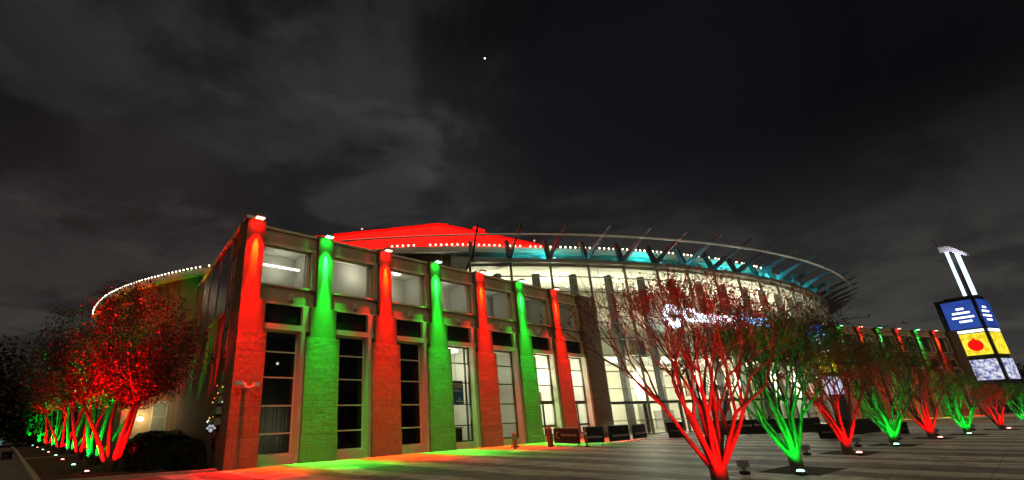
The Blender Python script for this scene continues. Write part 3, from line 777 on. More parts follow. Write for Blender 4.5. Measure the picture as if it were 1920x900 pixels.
# ------------------------------------------------------------------ lettering
def text_mesh(body, width, height, depth, bold=.0):
    cu = bpy.data.curves.new('lettering', 'FONT'); cu.body = body; cu.size = 1; cu.extrude = .06; cu.offset = bold; cu.resolution_u = 3
    o = bpy.data.objects.new('lettering', cu); COL.objects.link(o)
    bpy.context.view_layer.update()
    me = bpy.data.meshes.new_from_object(o.evaluated_get(bpy.context.evaluated_depsgraph_get()))
    bpy.data.objects.remove(o); bpy.data.curves.remove(cu)
    xs = [v.co.x for v in me.vertices]; ys = [v.co.y for v in me.vertices]
    x0, x1, y0, y1 = min(xs), max(xs), min(ys), max(ys)
    for v in me.vertices:
        v.co = ((v.co.x - x0) / (x1 - x0) * width, -v.co.z / .06 * depth / 2, (v.co.y - y0) / (y1 - y0) * height)
    return me
def text_obj(name, body, width, height, depth, mat, parent, loc, bold=.0):
    me = text_mesh(body, width, height, depth, bold); me.materials.clear(); me.materials.append(mat)
    o = bpy.data.objects.new(name, me); COL.objects.link(o); o.parent = parent; o.location = loc
    return o
def petals(mb, r0, r1, w, n, skip=()):
    for k in range(n):
        if k in skip: continue
        t = 2 * math.pi * k / n; c, s = math.cos(t), math.sin(t)
        pr = [(r0, -w * .35), (r1 * .93, -w / 2), (r1, -w * .25), (r1, w * .25), (r1 * .93, w / 2), (r0, w * .35)]
        pts = [(u * c - v * s, u * s + v * c) for u, v in pr]; m = len(pts)
        mb.add([(x, -.06, z) for x, z in pts] + [(x, .06, z) for x, z in pts],
               [tuple(range(m - 1, -1, -1)), tuple(range(m, 2 * m))] + [(i, (i + 1) % m, m + (i + 1) % m, m + i) for i in range(m)])
sg = thing('arena_sign', 'glowing sign reading Chartway Arena with a sunburst emblem on the glass hall', 'sign', (43.55, 18.35, 9.5), math.atan2(-3.3, 10.95))
b = MB(); petals(b, .55, 1.08, .30, 14, (0,)); b.build('emblem', e_sign, sg)
text_obj('lettering', 'Chartway', 6.9, 1.55, .14, e_sign, sg, (1.45, 0, -.75), .008)
text_obj('lettering', 'Arena', 4.1, 1.15, .14, e_signblue, sg, (8.75, 0, -.42), .008)
b = MB(); b.box(-1, .10, -.06, 12.8, .16, .06); b.build('mounting_rail', m_darksteel, sg)

# ------------------------------------------------------------------ LED pylon
def screen_mat(name, c1, c2, scale, st, lo=.35, hi=.6):
    m, nt, out = newmat(name)
    e = N(nt, 'ShaderNodeEmission'); e.inputs[1].default_value = st
    tc = N(nt, 'ShaderNodeTexCoord'); v = N(nt, 'ShaderNodeTexNoise'); v.inputs['Scale'].default_value = scale; v.inputs['Detail'].default_value = 4
    rp = N(nt, 'ShaderNodeValToRGB'); rp.color_ramp.elements[0].position = lo; rp.color_ramp.elements[1].position = hi
    rp.color_ramp.elements[0].color = (*c1, 1); rp.color_ramp.elements[1].color = (*c2, 1)
    nt.links.new(tc.outputs['Object'], v.inputs['Vector']); nt.links.new(v.outputs['Fac'], rp.inputs[0]); nt.links.new(rp.outputs[0], e.inputs[0])
    nt.links.new(e.outputs[0], out.inputs[0]); return m
s_blue = screen_mat('blue_screen', (.018, .04, .24), (.03, .075, .36), .4, 1)
s_yellow = screen_mat('yellow_screen', (.72, .50, .01), (1, .84, .06), 1.6, 1.15)
s_violet = screen_mat('lavender_screen', (.16, .16, .42), (.85, .88, 1), 2.2, .95, .40, .60)
e_bar = EM('white_led', (.85, .95, 1), 2.5)
e_col = EM('mast_light', (.62, .88, 1), 2.0)
e_orn = EM('red_ornament', (1, .01, .005), 1.0)
def pylon(label, loc, rz, mast=True):
    t = thing('led_pylon', label, 'sign tower', loc, rz)
    w = 1.72
    b = MB(); b.box(-w + .1, -w + .1, 0, w - .1, w - .1, 16.4); b.build('shaft', m_darksteel, t)
    # screens on the front (-y) and the right (+x) faces
    def scr(name, z0, z1, mat, ov=0.0, sub=None):
        for face in (0, 1):
            b = MB()
            if face == 0: b.box(-w - ov, -w - .08, z0, w - .42, -w + .1, z1)
            else: b.box(w - .1, -w + .55, z0, w + .08, w + ov, z1)
            o = b.build(name, mat, t)
            if sub: sub(o, face)
        return t
    def emblem(o, face):
        b = MB()
        for zz, x0, x1 in ((14.5, -.62, .22), (13.9, -1.2, .72), (13.25, -1.4, 1.0), (12.65, -.75, .62)):
            if face == 0: b.box(x0, -w - .14, zz, x1, -w - .085, zz + .26)
            else: b.box(w + .085, x0, zz, w + .14, x1 * .8 + .2, zz + .26)
        b.build('emblem_bar', e_bar, o)
    def ornament(o, face):
        if face or not mast: return
        b = MB(); b.disc((-.1, -w - .085, 9.3), (0, -1, 0), .82, .05, 20); b.box(-.25, -w - .13, 10.08, .05, -w - .085, 10.3); b.build('ornament', e_orn, o)
    scr('blue_screen', 11.75, 15.8, s_blue, .35, emblem)
    scr('light_bar', 11.15, 11.5, e_bar)
    scr('yellow_screen', 7.95, 11.0, s_yellow, 0, ornament)
    scr('lower_screen', 4.5, 7.3, s_violet)
    b = MB()
    b.box(-w - .95, -w - .2, 11.6, -w - .5, -w + .3, 16.2); b.box(-w - .95, -w - .2, 15.85, w, -w + .2, 16.2); b.box(-w - .5, -w + .12, 11.6, -w, -w + .2, 16.2)
    b.build('screen_frame', m_darksteel, t)
    if not mast: return t
    b = MB(); b.box(.70, -w + .1, 16.4, 1.02, -w + .4, 23.6); b.build('light_column', e_col, t)
    b = MB(); b.box(w - .1, -w + .3, 16.4, w + .32, -w + .6, 23.0); b.build('light_column', e_col, t)
    b = MB(); b.box(1.0, -w + .35, 16.4, w - .06, -w + .5, 23.2); b.build('mast', m_darksteel, t)
    b = MB(); b.hexa([(.2, -w, 23.4), (1.5, -w, 23.2), (1.5, -w + .8, 23.2), (.2, -w + .8, 23.4)], [(.2, -w, 24.3), (1.5, -w, 24.0), (1.5, -w + .8, 24.0), (.2, -w + .8, 24.3)])
    b.hexa([(1.5, -w, 23.0), (2.9, -w, 22.0), (2.9, -w + .8, 22.0), (1.5, -w + .8, 23.0)], [(1.5, -w, 24.0), (2.9, -w, 22.5), (2.9, -w + .8, 22.5), (1.5, -w + .8, 24.0)])
    b.build('cap', M('cap_white', (.8, .8, .85), .5, .05, 2), t)
    b = MB(); b.tube([(.3, -w + .3, 23.8), (-.1, -w + .3, 25.6)], .06); b.build('spike', m_steel, t)
    lamp('POINT', 'mast_lamp', (1.6, -w - 1.2, 22.2), 120, (.8, .85, 1), t, rad=.2)
    return t
bear = math.atan2(5.9, 108.2)
pc = Vector((108.2, 5.9)) + Vector((math.sin(bear), -math.cos(bear))) * 2.9
pylon('tall dark sign pylon with lit blue, yellow and lavender screens and a twin-light mast', (*pc, 0), bear - math.pi / 2 - R(20))
t2 = pylon('smaller lit sign pylon mostly hidden behind the second plaza tree', (65.0, 13.0, 0), math.atan2(11.9, 65) - math.pi / 2 - R(15), False)
t2.scale = (.32, .32, .62)

# ------------------------------------------------------------------ bare multi-stem trees
def bare_tree(loc, seed, label, col, H=1.0, detail=5, leafy=0.0, loop=False, lean=(0, 0), dens=1.0):
    rn = random.Random(seed)
    t = thing('crape_myrtle', label, 'tree', (*loc, 0), 0, 'bare uplit trees on the plaza')
    tk = MB(); tw = MB(); lf = MB(); tips = []
    Ls = [1.30, .86, .68, .54, .44, .36, .3]; 
    def rv(): return Vector((rn.uniform(-1, 1), rn.uniform(-1, 1), rn.uniform(-1, 1)))
    def seg(p, d, L, r0, r1, lev):
        k = 4 if lev < 2 else 3
        pts = [p.copy()]; rr = [r0]
        for i in range(k):
            d = (d + rv() * (.10 if lev < 2 else .17) + Vector((0, 0, .05))).normalized()
            p = p + d * (L / k); pts.append(p.copy()); rr.append(r0 + (r1 - r0) * (i + 1) / k)
        if lev < 3: tk.tube(pts, rr, 8 if lev < 2 else 6, False)
        else: tw.tube(pts, rr, 4 if lev == 3 else 3, False)
        if lev >= 2:
            for q in pts[1:]:
                for _ in range(1 if lev < 4 else 2):
                    if rn.random() < .75 * dens:
                        dd = (d + rv() * .8).normalized(); e = q + dd * rn.uniform(.18, .5) * H
                        mid = (q + e) / 2 + rv() * .03
                        tw.tube([q, mid, e], [.005, .004, .003], 3, False); tips.append(e)
        if lev >= detail: tips.append(p); return
        nch = 2 if rn.random() < (.55 if dens == 1 else .8) else 3
        for c in range(nch):
            ax = d.cross(rv()).normalized(); ang = R(rn.uniform(13, 34))
            nd = (d * math.cos(ang) + ax * math.sin(ang) + Vector((0, 0, .07))).normalized()
            if nd.z < -.1: nd.z = .1
            seg(p, nd, Ls[lev + 1] * H * rn.uniform(.75, 1.2), r1 * (.98 if c == 0 else .82), max(r1 * .58, .005), lev + 1)
    fork = Vector((lean[0] * .4, lean[1] * .4, .55 * H))
    tk.tube([(0, 0, 0), (lean[0] * .1, lean[1] * .1, .12), (lean[0] * .3, lean[1] * .3, .4 * H), fork + Vector((0, 0, .1))], [.20, .165, .155, .15], 10, False)
    ns = 14 if loop else 10; thin = .78 if loop else 1.0
    for s in range(ns):
        az = 2 * math.pi * (s + rn.uniform(-.3, .3)) / ns; ti = R(rn.uniform(18, 40) if s % 3 else rn.uniform(4, 14))
        d = Vector((math.sin(ti) * math.cos(az) + lean[0] * .3, math.sin(ti) * math.sin(az) + lean[1] * .3, math.cos(ti))).normalized()
        st = fork + Vector((math.cos(az), math.sin(az), 0)) * .07 + Vector((0, 0, rn.uniform(-.2, .05)))
        seg(st, d, Ls[0] * H * rn.uniform(.85, 1.2), rn.uniform(.052, .088) * thin, .042 * thin, 0)
    if loop:
        tk.tube([(.77 * q, -.635 * q, z) for q, z in ((.10, .70), (.24, .76), (.34, 1.0), (.36, 1.35), (.32, 1.7), (.34, 2.1))], [.036, .032, .03, .028, .026, .022], 7)
    for e in tips:
        if rn.random() < .5:
            for _ in range(2):
                p = e + rv() * .05; a = rv().normalized() * .028; bq = rv().normalized() * .022
                lf.quad(p - a, p - bq, p + a, p + bq)
    trunk = tk.build('trunk', m_bark, t, True)
    tw.build('crown', m_twig, t)
    lf.build('seed_head', m_dryleaf, t)['kind'] = 'stuff'
    if leafy:
        g = MB()
        for e in tips:
            if rn.random() < leafy:
                for _ in range(3):
                    p = e + rv() * .14; a = rv().normalized() * .06; bq = rv().normalized() * .035
                    g.quad(p - a, p - bq, p + a, p + bq)
        g.build('leaves', m_greenleaf, t)['kind'] = 'stuff'
    return t
TR = [((10.9, 4.35), 'R', 'red-lit bare tree nearest the camera with a looping stem at its foot'),
      ((16.56, 4.61), 'G', 'green-lit bare tree, the second plaza tree, with some leaves left'),
      ((23.6, 4.9), 'R', 'red-lit bare tree, third in the plaza row, in a reddish pit'),
      ((28.9, 4.37), 'G', 'green-lit bare tree, fourth in the plaza row'),
      ((34.9, 3.85), 'R', 'red-lit bare tree, fifth in the plaza row, before the low seat wall'),
      ((39.2, 2.9), 'G', 'green-lit bare tree, sixth in the plaza row, below the sign pylon'),
      ((46.2, 1.95), 'R', 'red-lit bare tree, seventh in the plaza row, right of the pylon foot'),
      ((51.6, .9), 'G', 'green-lit bare tree at the far end of the plaza row')]
def ground_uplight(col, loc, label, group, face):
    t = thing('ground_uplight', label, 'uplight', (*loc, 0), face, group)
    b = MB(); b.box(-.12, -.08, .02, .12, .08, .10); b.tube([(0, 0, 0), (0, 0, .03)], .05); b.build('housing', m_blackmetal, t)
    if col == 'K':
        b = MB(); b.tube([(0, -.02, .10), (0, -.02, .2)], .05, 8); b.box(-.14, -.08, .2, .14, .05, .36); b.build('flood_head', m_grey, t)
    else:
        b = MB(); b.tube([(0, -.01, .10), (0, -.02, .125)], .085, 12); b.build('lens', e_red if col == 'R' else e_green, t)
    return t
POW = {'R': 2250, 'G': 1650}
for i, (p, c, lab) in enumerate(TR):
    H = (.96, .90, .91, .93, .88, .72, .60, .62)[i]
    bare_tree(p, 40 + i * 7, lab, c, H, 5 if i < 5 else 4, .16 if i == 1 else (.1 if i in (3, 5) else 0), i == 0, (0, 0),   .26 if i == 0 else (.6 if i == 1 else .68))
    v = Vector((-p[0], -p[1])).normalized(); s = Vector((-v.y, v.x))
    # a pair of fittings lights each trunk, the visible one on the camera side
    q = Vector(p) + v * .8 + s * (.05 if c == 'G' else .3)
    t = ground_uplight(c, q, f"{'red' if c == 'R' else 'green'} uplight at the foot of the {['nearest', 'second', 'third', 'fourth', 'fifth', 'sixth', 'seventh', 'last'][i]} plaza tree", 'uplights in the plaza tree pits', math.atan2(v.y, v.x) - math.pi / 2)
    wp = Vector((q.x, q.y, .2))
    l1 = lamp('SPOT', 'tree_beam', wp, POW[c] * .28, RED if c == 'R' else GRN, None, (p[0], p[1], 1.05 if i else 1.5), 84, .8, .06)
    col = RED if c == 'R' else GRN
    q2 = Vector(p) + v * 1.0 - s * 1.15
    t2_ = ground_uplight('K', q2, f"dark-cased side flood aimed at the {['nearest', 'second', 'third', 'fourth', 'fifth', 'sixth', 'seventh', 'last'][i]} plaza tree", 'side floods by the plaza trees', math.atan2(v.y, v.x) - math.pi / 2)
    lamp('SPOT', 'tree_beam', (q2.x, q2.y, .26), POW[c] * (2.5 if i == 0 else 1.6), col, None, (p[0], p[1], 1.5 if i == 0 else 1.15), 78, .8, .05)
    lamp('SPOT', 'crown_wash', (p[0] + v.x * 1.3, p[1] + v.y * 1.3, .2), 450 if i else 1700, col, None, (p[0], p[1], 3.6), 75, .9, .06)
    pit = MB(); u = Vector((.998, -.06)); w2 = Vector((.06, .998))
    cc = Vector(p) + Vector((.55, .05))
    pit.add([(*(cc + u * a + w2 * bq), .0085) for a, bq in ((-1.15, -.72), (1.15, -.72), (1.15, .72), (-1.15, .72))], [(0, 1, 2, 3)])
    pit.build('planting_pit', m_mulch, kind='structure')

# ------------------------------------------------------------------ leafy trees in the bed at the left
def leafy_tree(loc, seed, label, n_leaf=5200, H=1.0):
    rn = random.Random(seed)
    t = thing('leafy_tree', label, 'tree', (*loc, 0), 0, 'leafy uplit trees in the planting bed')
    tk = MB(); br = MB(); ends = []
    def rv(): return Vector((rn.uniform(-1, 1), rn.uniform(-1, 1), rn.uniform(-1, 1)))
    for s in range(5):
        az = 2 * math.pi * (s + rn.uniform(-.25, .25)) / 5 + seed; ti = R(rn.uniform(10, 24))
        d = Vector((math.sin(ti) * math.cos(az), math.sin(ti) * math.sin(az), math.cos(ti)))
        p = Vector((math.cos(az) * .08, math.sin(az) * .08, 0)); pts = [p.copy()]; rr = [.11]
        for k in range(6):
            d = (d + rv() * .09).normalized(); p = p + d * .5 * H; pts.append(p.copy()); rr.append(.10 - .009 * k)
        tk.tube(pts, rr, 8, False)
        for k in range(4):
            dd = (d + rv() * .75 + Vector((0, 0, .15))).normalized(); q = p.copy(); pp = [q.copy()]
            for m in range(4):
                dd = (dd + rv() * .25).normalized(); q = q + dd * rn.uniform(.45, .75) * H; pp.append(q.copy()); ends.append(q.copy())
            br.tube(pp, [.045, .035, .025, .016, .01], 5, False)
            if k < 3: tk.tube([p, p + dd * .0 + (pp[1] - p) * .9], [.05, .04], 6, False)
    tk.build('trunk', m_bark, t, True); br.build('branches', m_twig, t)
    # clumps of leaves through the crown's volume
    cl = []
    for e in ends: cl.append((e, rn.uniform(.45, .8)))
    for _ in range(60):
        v = rv()
        while v.length > 1 or v.length < .35: v = rv()
        cl.append((Vector((v.x * 3.3, v.y * 3.0, 5.2 + v.z * 2.55)) * H, rn.uniform(.4, .95)))
    g = MB()
    for k in range(n_leaf):
        c, r = cl[rn.randrange(len(cl))]
        v = rv()
        while v.length > 1: v = rv()
        p = c + v * r; p.z = max(p.z, 2.55 * H)
        s = rn.uniform(.03, .075) * (1.6 if n_leaf < 8000 else 1); a = rv().normalized(); bq = a.cross(rv()).normalized()
        g.quad(p - a * s, p - bq * s * .5, p + a * s, p + bq * s * .5)
    g.build('crown', m_leaf, t)['kind'] = 'stuff'
    return t
LT = [((3.9, 25.4), 'R', 'red-lit leafy tree nearest the stone corner, the largest crown'), ((4.0, 31.2), 'G', 'green-lit leafy tree, second in the planting bed'),
      ((4.1, 38.0), 'R', 'red-lit leafy tree, third in the planting bed'), ((4.3, 45.5), 'G', 'green-lit leafy tree, fourth in the planting bed'),
      ((4.4, 54), 'R', 'red-lit leafy tree, fifth in the planting bed'), ((4.5, 63), 'G', 'green-lit leafy tree, sixth in the planting bed'),
      ((4.6, 74), 'R', 'red-lit leafy tree, seventh in the planting bed'), ((4.7, 87), 'G', 'green-lit leafy tree at the far end of the planting bed')]
for i, (p, c, lab) in enumerate(LT):
    leafy_tree(p, 11 + i * 3, lab, (34000, 20000, 14000, 7000, 5000, 4000, 3000, 3000)[i], (1.0, 1.05, 1.12, 1.2, 1.25, 1.3, 1.35, 1.4)[i])
    q = (p[0] - .85, p[1] - .25)
    ground_uplight(c, q, f"{'red' if c == 'R' else 'green'} uplight in the mulch at the {['nearest', 'second', 'third', 'fourth', 'fifth', 'sixth', 'seventh', 'last'][i]} leafy tree", 'uplights in the planting bed', math.atan2(-p[1], -p[0]) - math.pi / 2)
    cl = RED if c == 'R' else GRN
    lamp('SPOT', 'tree_beam', (p[0] - 1.9, p[1] - 3.0, .2), 17000 if c == 'R' else 4500, cl, None, (p[0] - .2, p[1] - .8, 6.0), 50, .8, .06)
    lamp('SPOT', 'tree_beam', (q[0], q[1], .2), 5000 if c == 'R' else 2600, cl, None, (p[0], p[1], 2.6), 95, .7, .06)
    lamp('SPOT', 'tree_beam', (p[0] + .2, p[1] - .9, .2), 1300 if c == 'R' else 900, cl, None, (p[0], p[1], 2.6), 95, .7, .06)

# ------------------------------------------------------------------ hedge, shrubs
def leaf_mass(name, label, cat, boxes, n, size, mat, seed, core=True):
    rn = random.Random(seed); c = boxes[0]
    t = thing(name, label, cat, ((c[0] + c[3]) / 2, (c[1] + c[4]) / 2, 0)); o = t.location
    g = MB(o)
    for k in range(n):
        x0, y0, z0, x1, y1, z1 = boxes[k % len(boxes)]
        u, v, w = rn.random(), rn.random(), rn.random()
        f = rn.random()
        if f < .5: w = 1 - .1 * rn.random() ** 2
        elif f < .75: v = .1 * rn.random() ** 2
        else: u = (.08 * rn.random() ** 2) if rn.random() < .5 else 1 - .08 * rn.random() ** 2
        p = Vector((x0 + (x1 - x0) * u, y0 + (y1 - y0) * v, z0 + (z1 - z0) * w))
        p += .16 * Vector(mnoise.noise_vector(p * 1.7))
        p.z -= .35 * (abs(u - .5) * 2) ** 6
        if p.z < .02: p.z = .02
        a = Vector((rn.uniform(-1, 1), rn.uniform(-1, 1), rn.uniform(-1, 1))).normalized(); bq = a.cross(Vector((rn.uniform(-1, 1), rn.uniform(-1, 1), rn.uniform(-1, 1)))).normalized()
        s = size * rn.uniform(.6, 1.3); g.quad(p - a * s, p - bq * s * .6, p + a * s, p + bq * s * .6)
    g.build('foliage', mat, t)['kind'] = 'stuff'
    if core:
        g = MB(o)
        for x0, y0, z0, x1, y1, z1 in boxes: g.box(x0 + .15, y0 + .15, z0, x1 - .15, y1 - .15, z1 - .2)
        g.build('branches', m_darksteel, t)
    return t
leaf_mass('hedge', 'dense black clipped hedge beside the stone corner pier', 'hedge', [(4.5, 24.2, 0, 7.0, 26.0, 1.25), (5.6, 22.8, 0, 6.9, 24.4, 1.15)], 7000, .06, m_hedge, 3)
leaf_mass('shrub', 'pale frosted-looking shrub under the wall lamp behind the hedge', 'shrub', [(5.6, 30, .0, 8.0, 31.5, 1.45)], 3000, .07, m_shrub, 4)
leaf_mass('shrub', 'low shrub row below the clapboard wall', 'shrub', [(5.8, 36, .0, 9.0, 37.0, 1.1)], 1800, .07, m_shrub, 8)

# ------------------------------------------------------------------ clapboard annex with wall lamp
an = thing('clapboard_annex', 'clapboard-sided annex with a pale window, lit by a wall lamp', 'building', (8.2, 40, 0))
b = MB()
for k in range(22):
    z = k * .18; b.hexa([(-2.0, -.03, z), (2.0, -.03, z), (2.0, .1, z), (-2.0, .1, z)], [(-2.0, 0, z + .18), (2.0, 0, z + .18), (2.0, .1, z + .18), (-2.0, .1, z + .18)])
b.box(-2.0, .1, 0, 2.0, 4, 3.96)
b.build('wall', m_siding, an)
b = MB(); b.box(-2.2, -.3, 3.96, 2.2, 4.2, 4.2); b.build('roof', m_ledge, an)
b = MB()
for bx in ((-.15, -.09, 1.25, .85, -.02, 1.36), (-.15, -.09, 3.36, .85, -.02, 3.46), (-.15, -.09, 1.36, -.06, -.02, 3.36), (.76, -.09, 1.36, .85, -.02, 3.36), (-.06, -.085, 2.38, .76, -.02, 2.45)): b.box(*bx)
wf = b.build('window', m_frame, an)
b = MB(); b.box(-.06, -.06, 1.36, .76, -.025, 3.36); b.build('blind', m_palecurtain, wf)
t = thing('wall_lamp', 'glowing wall lamp on the clapboard annex', 'wall lamp', (7.35, 39.96, 2.25))
b = MB(); b.box(-.08, -.06, -.1, .08, 0, .25); b.build('backplate', m_darksteel, t)
b = MB(); b.ball((0, -.2, .05), .2, 12, 8, .8); b.build('globe', e_wall, t, True)
lamp('POINT', 'lamp_glow', (0, -.5, .1), 40, (1, .78, .42), t, rad=.15)
lamp('POINT', 'lamp_glow', (.9, -1.3, .9), 16, (1, .78, .42), t, rad=.15)

# Christmas tree behind the side window of the wing
t = thing('christmas_tree', 'small lit Christmas tree with coloured lights by the side window of the wing', 'Christmas tree', (7.05, 22.25, .9))
b = MB()
for k in range(5): b.tube([(0, 0, .8 + k * .42), (0, 0, 1.35 + k * .42)], [.42 - .07 * k, .05], 9)
b.build('boughs', m_greenleaf, t)
rn = random.Random(9); pal = [EM('red_bulb', (1, .1, .05), 2), EM('amber_bulb', (1, .6, .1), 1.6), EM('white_mini_bulb', (1, .95, .8), 1.4)]
for k in range(26):
    z = rn.uniform(.9, 3.0); r_ = .42 * (1 - (z - .8) / 2.6) + .03; a = rn.uniform(0, 6.28)
    q = MB(); q.ball((r_ * math.cos(a), r_ * math.sin(a), z), .028, 6, 4); q.build('bulb', pal[k % 3], t)
b = MB(); b.tube([(0, 0, 0), (0, 0, .8)], .05); b.build('stand', m_wood, t)
t = thing('paw_plaque', 'dark round plaque with a white paw print below the Christmas tree', 'plaque', (6.70, 21.95, 1.55), R(-25))
b = MB(); b.disc((0, 0, 0), (0, -1, 0), .22, .03, 16); b.build('disc', m_blackmetal, t)
b = MB(); ew = EM('paw_white', (.8, .85, 1), .5)
for x, z, r_ in ((-.13, .03, .05), (-.05, .11, .055), (.06, .11, .055), (.14, .03, .05), (0, -.05, .08)): b.disc((x, -.032, z), (0, -1, 0), r_, .01, 10)
b.build('paw_print', ew, t)

# ------------------------------------------------------------------ barricades and street furniture
def barricade(a, c, z1, label, text=False, yaw=0):
    a = Vector(a); c = Vector(c); mid = (a + c) / 2; d = c - a; L = d.length
    t = thing('barricade', label, 'barricade', (*mid, 0), math.atan2(d.y, d.x), 'black crowd barricades by the stone wing')
    b = MB(); n = 10
    for k in range(n):   # cover with soft sag
        x0 = -L / 2 + L * k / n; x1 = -L / 2 + L * (k + 1) / n
        s0 = .012 * math.sin(k * 1.7); s1 = .012 * math.sin((k + 1) * 1.7)
        b.hexa([(x0, -.05 + s0, .16), (x1, -.05 + s1, .16), (x1, .05, .16), (x0, .05, .16)], [(x0, -.04 + s0 * .3, z1), (x1, -.04 + s1 * .3, z1), (x1, .04, z1), (x0, .04, z1)])
    b.build('cover', m_black, t)
    if not text:
        b = MB(); b.box(-L * .40, -.085, .40, L * .40, -.062, .50); b.build('pocket', m_grey, t)
    for x in (-L / 2 + .12, L / 2 - .12):
        b = MB(); b.tube([(x, 0, .02), (x, 0, z1 + .02)], .022); b.tube([(x, -.32, .015), (x, -.1, .09), (x, .1, .09), (x, .32, .015)], .02); b.build('foot', m_grey, t)
    b = MB(); b.tube([(-L / 2, 0, z1 + .02), (L / 2, 0, z1 + .02)], .022); b.build('rail', m_grey, t)
    if text:
        text_obj('lettering', 'Chartway Arena', L * .62, .17, .012, M('banner_white', (.55, .55, .55), .6, .05, 3), t, (-L * .18, -.075, .50))
        b = MB(); pts = [( -L * .30 + .16 * math.cos(R(q)), -.07, .58 + .16 * math.sin(R(q))) for q in range(60, 310, 20)]; b.tube(pts, .014, 5)
        b.build('emblem', M('banner_white_two', (.5, .5, .5), .6, .05, 3), t)
    return t
barricade((24.75, 18.35), (24.35, 16.45), .93, 'black covered barricade lettered Chartway Arena, nearest the stone wing', True)
barricade((25.2, 16.7), (25.95, 15.95), .96, 'plain black barricade just right of the lettered one')
barricade((26.75, 16.08), (28.6, 15.92), .97, 'plain black barricade, third of the row by the wing')
barricade((29.7, 16.25), (31.7, 16.5), .94, 'plain black barricade at the right end of the row by the wing')
# webbing and straps on the barricades are dark; a red safety post stands between the first two
t = thing('safety_post', 'red safety post between the first two black barricades', 'post', (24.7, 16.25, 0))
b = MB(); b.tube([(0, 0, 0), (0, 0, .95)], .05, 8); b.build('post', m_redpaint, t)
b = MB(); b.tube([(0, 0, 0), (0, 0, .05)], .16, 12); b.build('base', m_blackmetal, t)
b = MB(); b.tube([(0, 0, .6), (0, 0, .72)], .055, 8); b.build('reflective_band', m_white, t)
t = thing('bollard', 'brown timber bollard with a pointed top left of the lettered barricade', 'bollard', (23.9, 18.05, 0))
b = MB(); b.box(-.11, -.11, 0, .11, .11, .92); b.build('post', m_wood, t)
b = MB(); b.hexa([(-.12, -.12, .92), (.12, -.12, .92), (.12, .12, .92), (-.12, .12, .92)], [(-.02, -.02, 1.1), (.02, -.02, 1.1), (.02, .02, 1.1), (-.02, .02, 1.1)]); b.build('cap', m_wood, t)
t = thing('fire_standpipe', 'red twin-inlet fire standpipe on the footpath before the fifth bay', 'standpipe', (21.73, 18.75, 0))
for x in (-.1, .1):
    b = MB(); b.tube([(x, 0, .12), (x, 0, .72)], .065, 10); b.ball((x, 0, .73), .075); b.build('pipe', m_redpaint, t)
b = MB(); b.box(-.22, -.12, .08, .22, .12, .16); b.tube([(0, 0, 0), (0, 0, .1)], .07, 10); b.build('base', m_redpaint, t)
b = MB(); b.tube([(-.1, -.06, .55), (-.1, -.16, .53)], .05, 8); b.tube([(.1, -.06, .55), (.1, -.16, .53)], .05, 8); b.build('inlet', m_grey, t)
def bin_(loc, w, h, label, rz=0, d=None):
    d = d or w
    t = thing('bin', label, 'bin', (*loc, 0), rz, 'black bins and cases on the plaza')
    b = MB(); b.hexa([(-w * .44, -d * .44, .05), (w * .44, -d * .44, .05), (w * .44, d * .44, .05), (-w * .44, d * .44, .05)], [(-w / 2, -d / 2, h - .08), (w / 2, -d / 2, h - .08), (w / 2, d / 2, h - .08), (-w / 2, d / 2, h - .08)]); b.build('body', m_black, t)
    b = MB(); b.box(-w / 2 - .02, -d / 2 - .02, h - .08, w / 2 + .02, d / 2 + .02, h); b.build('lid', m_blackmetal, t)
    b = MB(); b.box(-w * .3, -d / 2 - .035, h * .45, w * .3, -d / 2 - .015, h * .5); b.build('handle', m_grey, t)
bin_((34.2, 15.75), 1.0, 1.0, 'square black bin between the barricades and the long banner', R(-65))
bin_((33.9, 7.55), 1.05, .78, 'black equipment case in front of the long banner end', R(-78), .8)
bin_((39.7, 5.45), .5, .66, 'small black case left of the fifth plaza tree', R(-80))
# long banner barrier
def banner(a, c, z1, label, text):
    a = Vector(a); c = Vector(c); d = c - a; L = d.length
    t = thing('banner_barrier', label, 'barrier', (*a, 0), math.atan2(d.y, d.x), 'long black banner barriers')
    b = MB(); n = int(L / .45)
    for k in range(n):
        x0 = L * k / n; x1 = L * (k + 1) / n; s0 = .02 * math.sin(k * 1.3); s1 = .02 * math.sin((k + 1) * 1.3)
        b.hexa([(x0, -.04 + s0, .06), (x1, -.04 + s1, .06), (x1, .04, .06), (x0, .04, .06)], [(x0, -.03, z1), (x1, -.03, z1), (x1, .03, z1), (x0, .03, z1)])
    b.build('banner', m_black, t)
    for k in range(int(L / 2.2) + 1):
        q = MB(); x = min(k * 2.2 + .05, L - .05); q.tube([(x, .07, 0), (x, .07, z1 + .03)], .025); q.tube([(x, -.3, .015), (x, .3, .015)], .02); q.build('post', m_blackmetal, t)
    if text:
        text_obj('lettering', 'Chartway Arena', 2.6, .2, .012, M('banner_print', (.6, .6, .6), .6, .05, 3), t, (1.05, -.09, .52))
        b = MB(); pts = [(.75 + .14 * math.cos(R(q)), -.08, .62 + .14 * math.sin(R(q))) for q in range(50, 320, 20)]; b.tube(pts, .015, 5); b.build('emblem', M('banner_print_two', (.6, .6, .6), .6, .05, 3), t)
    return t
banner((36.9, 14.5), (42.0, 9.7), .98, 'long black banner lettered Chartway Arena behind the second plaza tree', True)
banner((37.6, 7.6), (41.9, 6.8), .88, 'shorter plain black banner behind the third plaza tree', False)
t = thing('seat_wall', 'low cream seat wall across the far end of the plaza', 'wall', (54.5, 9.4, 0), math.atan2(-6.4, 7.6))
b = MB(); b.box(0, 0, 0, 12, .5, .34); b.build('base', m_trim, t)
b = MB(); b.box(-.05, -.06, .34, 12.05, .56, .42); b.build('capping', m_trim, t)
t = thing('bench', 'small dark backless bench on the path by the kerb at the left', 'bench', (.75, 45.5, 0), R(80))
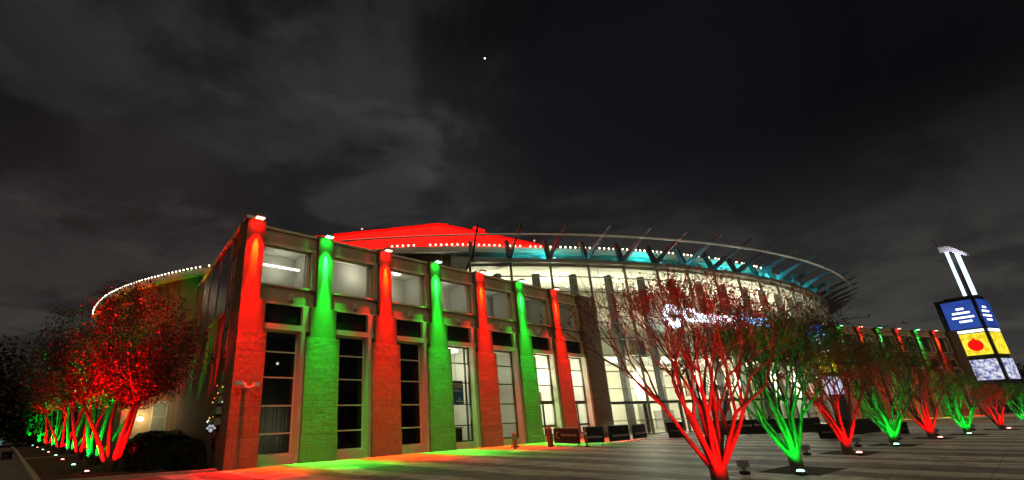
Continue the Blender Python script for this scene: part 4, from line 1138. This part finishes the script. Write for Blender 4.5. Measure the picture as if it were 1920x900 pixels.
b = MB(); b.box(-.75, -.22, .45, .75, .22, .52); b.build('seat', m_blackmetal, t)
for x in (-.6, .6):
    b = MB(); b.box(x - .04, -.2, 0, x + .04, .2, .45); b.build('leg', m_blackmetal, t)

# ------------------------------------------------------------------ distance
t = thing('distant_kiosk', 'pale teal lit kiosk at the far end of the path', 'kiosk', (-.4, 112, 0))
b = MB(); b.box(-1.8, 0, 0, 1.4, 2, 4.2); b.build('wall', EM('kiosk_glow', (.18, .38, .36), .55), t)
b = MB(); b.box(-2.0, -.2, 4.2, 1.6, 2.2, 4.6); b.build('roof', m_darksteel, t)
for z in (1.2, 2.5):
    b = MB(); b.box(-1.4, -.05, z, 1.0, -.01, z + .8); b.build('window', m_darkpanel, t)
t = thing('distant_block', 'dark brown low building at the end of the planting bed', 'building', (12, 150, 0))
b = MB(); b.box(-16, 0, 0, 20, 12, 8.5); b.build('wall', M('dark_brown_wall', (.10, .075, .045), .8, .2, .3), t)
b = MB(); b.box(-16.3, -.3, 8.5, 20.3, 12.3, 9); b.build('roof', m_darksteel, t)
rn = random.Random(21)
def woods(pts, n, hmax, name, seed):
    rn = random.Random(seed); g = MB()
    for k in range(n):
        i = rn.random() * (len(pts) - 1.001); a = Vector(pts[int(i)]); c = Vector(pts[int(i) + 1]); p2 = a.lerp(c, i - int(i))
        hh = hmax * (.55 + .45 * mnoise.noise(Vector((p2.x * .09, p2.y * .09, 0))) + .25 * mnoise.noise(Vector((p2.x * .31, p2.y * .31, 4))))
        p = Vector((p2.x + rn.uniform(-5, 5), p2.y + rn.uniform(-5, 5), max(hh, 1) * math.sqrt(rn.random())))
        a = Vector((rn.uniform(-1, 1), rn.uniform(-1, 1), rn.uniform(-1, 1))).normalized(); bq = a.cross(Vector((rn.uniform(-1, 1), rn.uniform(-1, 1), rn.uniform(-1, 1)))).normalized()
        s = rn.uniform(.16, .42); g.quad(p - a * s, p - bq * s * .7, p + a * s, p + bq * s * .7)
    return g.build(name, M(name + '_leaf', (.035, .028, .018), .9, .4, .5), kind='stuff')
woods([(150, 45), (158, 30), (165, 12), (168, -5), (172, -25)], 16000, 15, 'distant_wood', 5)
woods([(-26, 92), (-10, 90), (2, 88), (7, 110)], 22000, 15, 'distant_wood', 8)

# ------------------------------------------------------------------ render settings
vs = SC.view_settings; vs.view_transform = 'Standard'; vs.look = 'None'; vs.exposure = 0; vs.gamma = 1
SC.display_settings.display_device = 'sRGB'
cy = SC.cycles
cy.use_denoising = True; cy.denoiser = 'OPENIMAGEDENOISE'
cy.max_bounces = 6; cy.diffuse_bounces = 3; cy.glossy_bounces = 3; cy.transparent_max_bounces = 12; cy.transmission_bounces = 4
cy.sample_clamp_indirect = 4; cy.caustics_reflective = False; cy.caustics_refractive = False
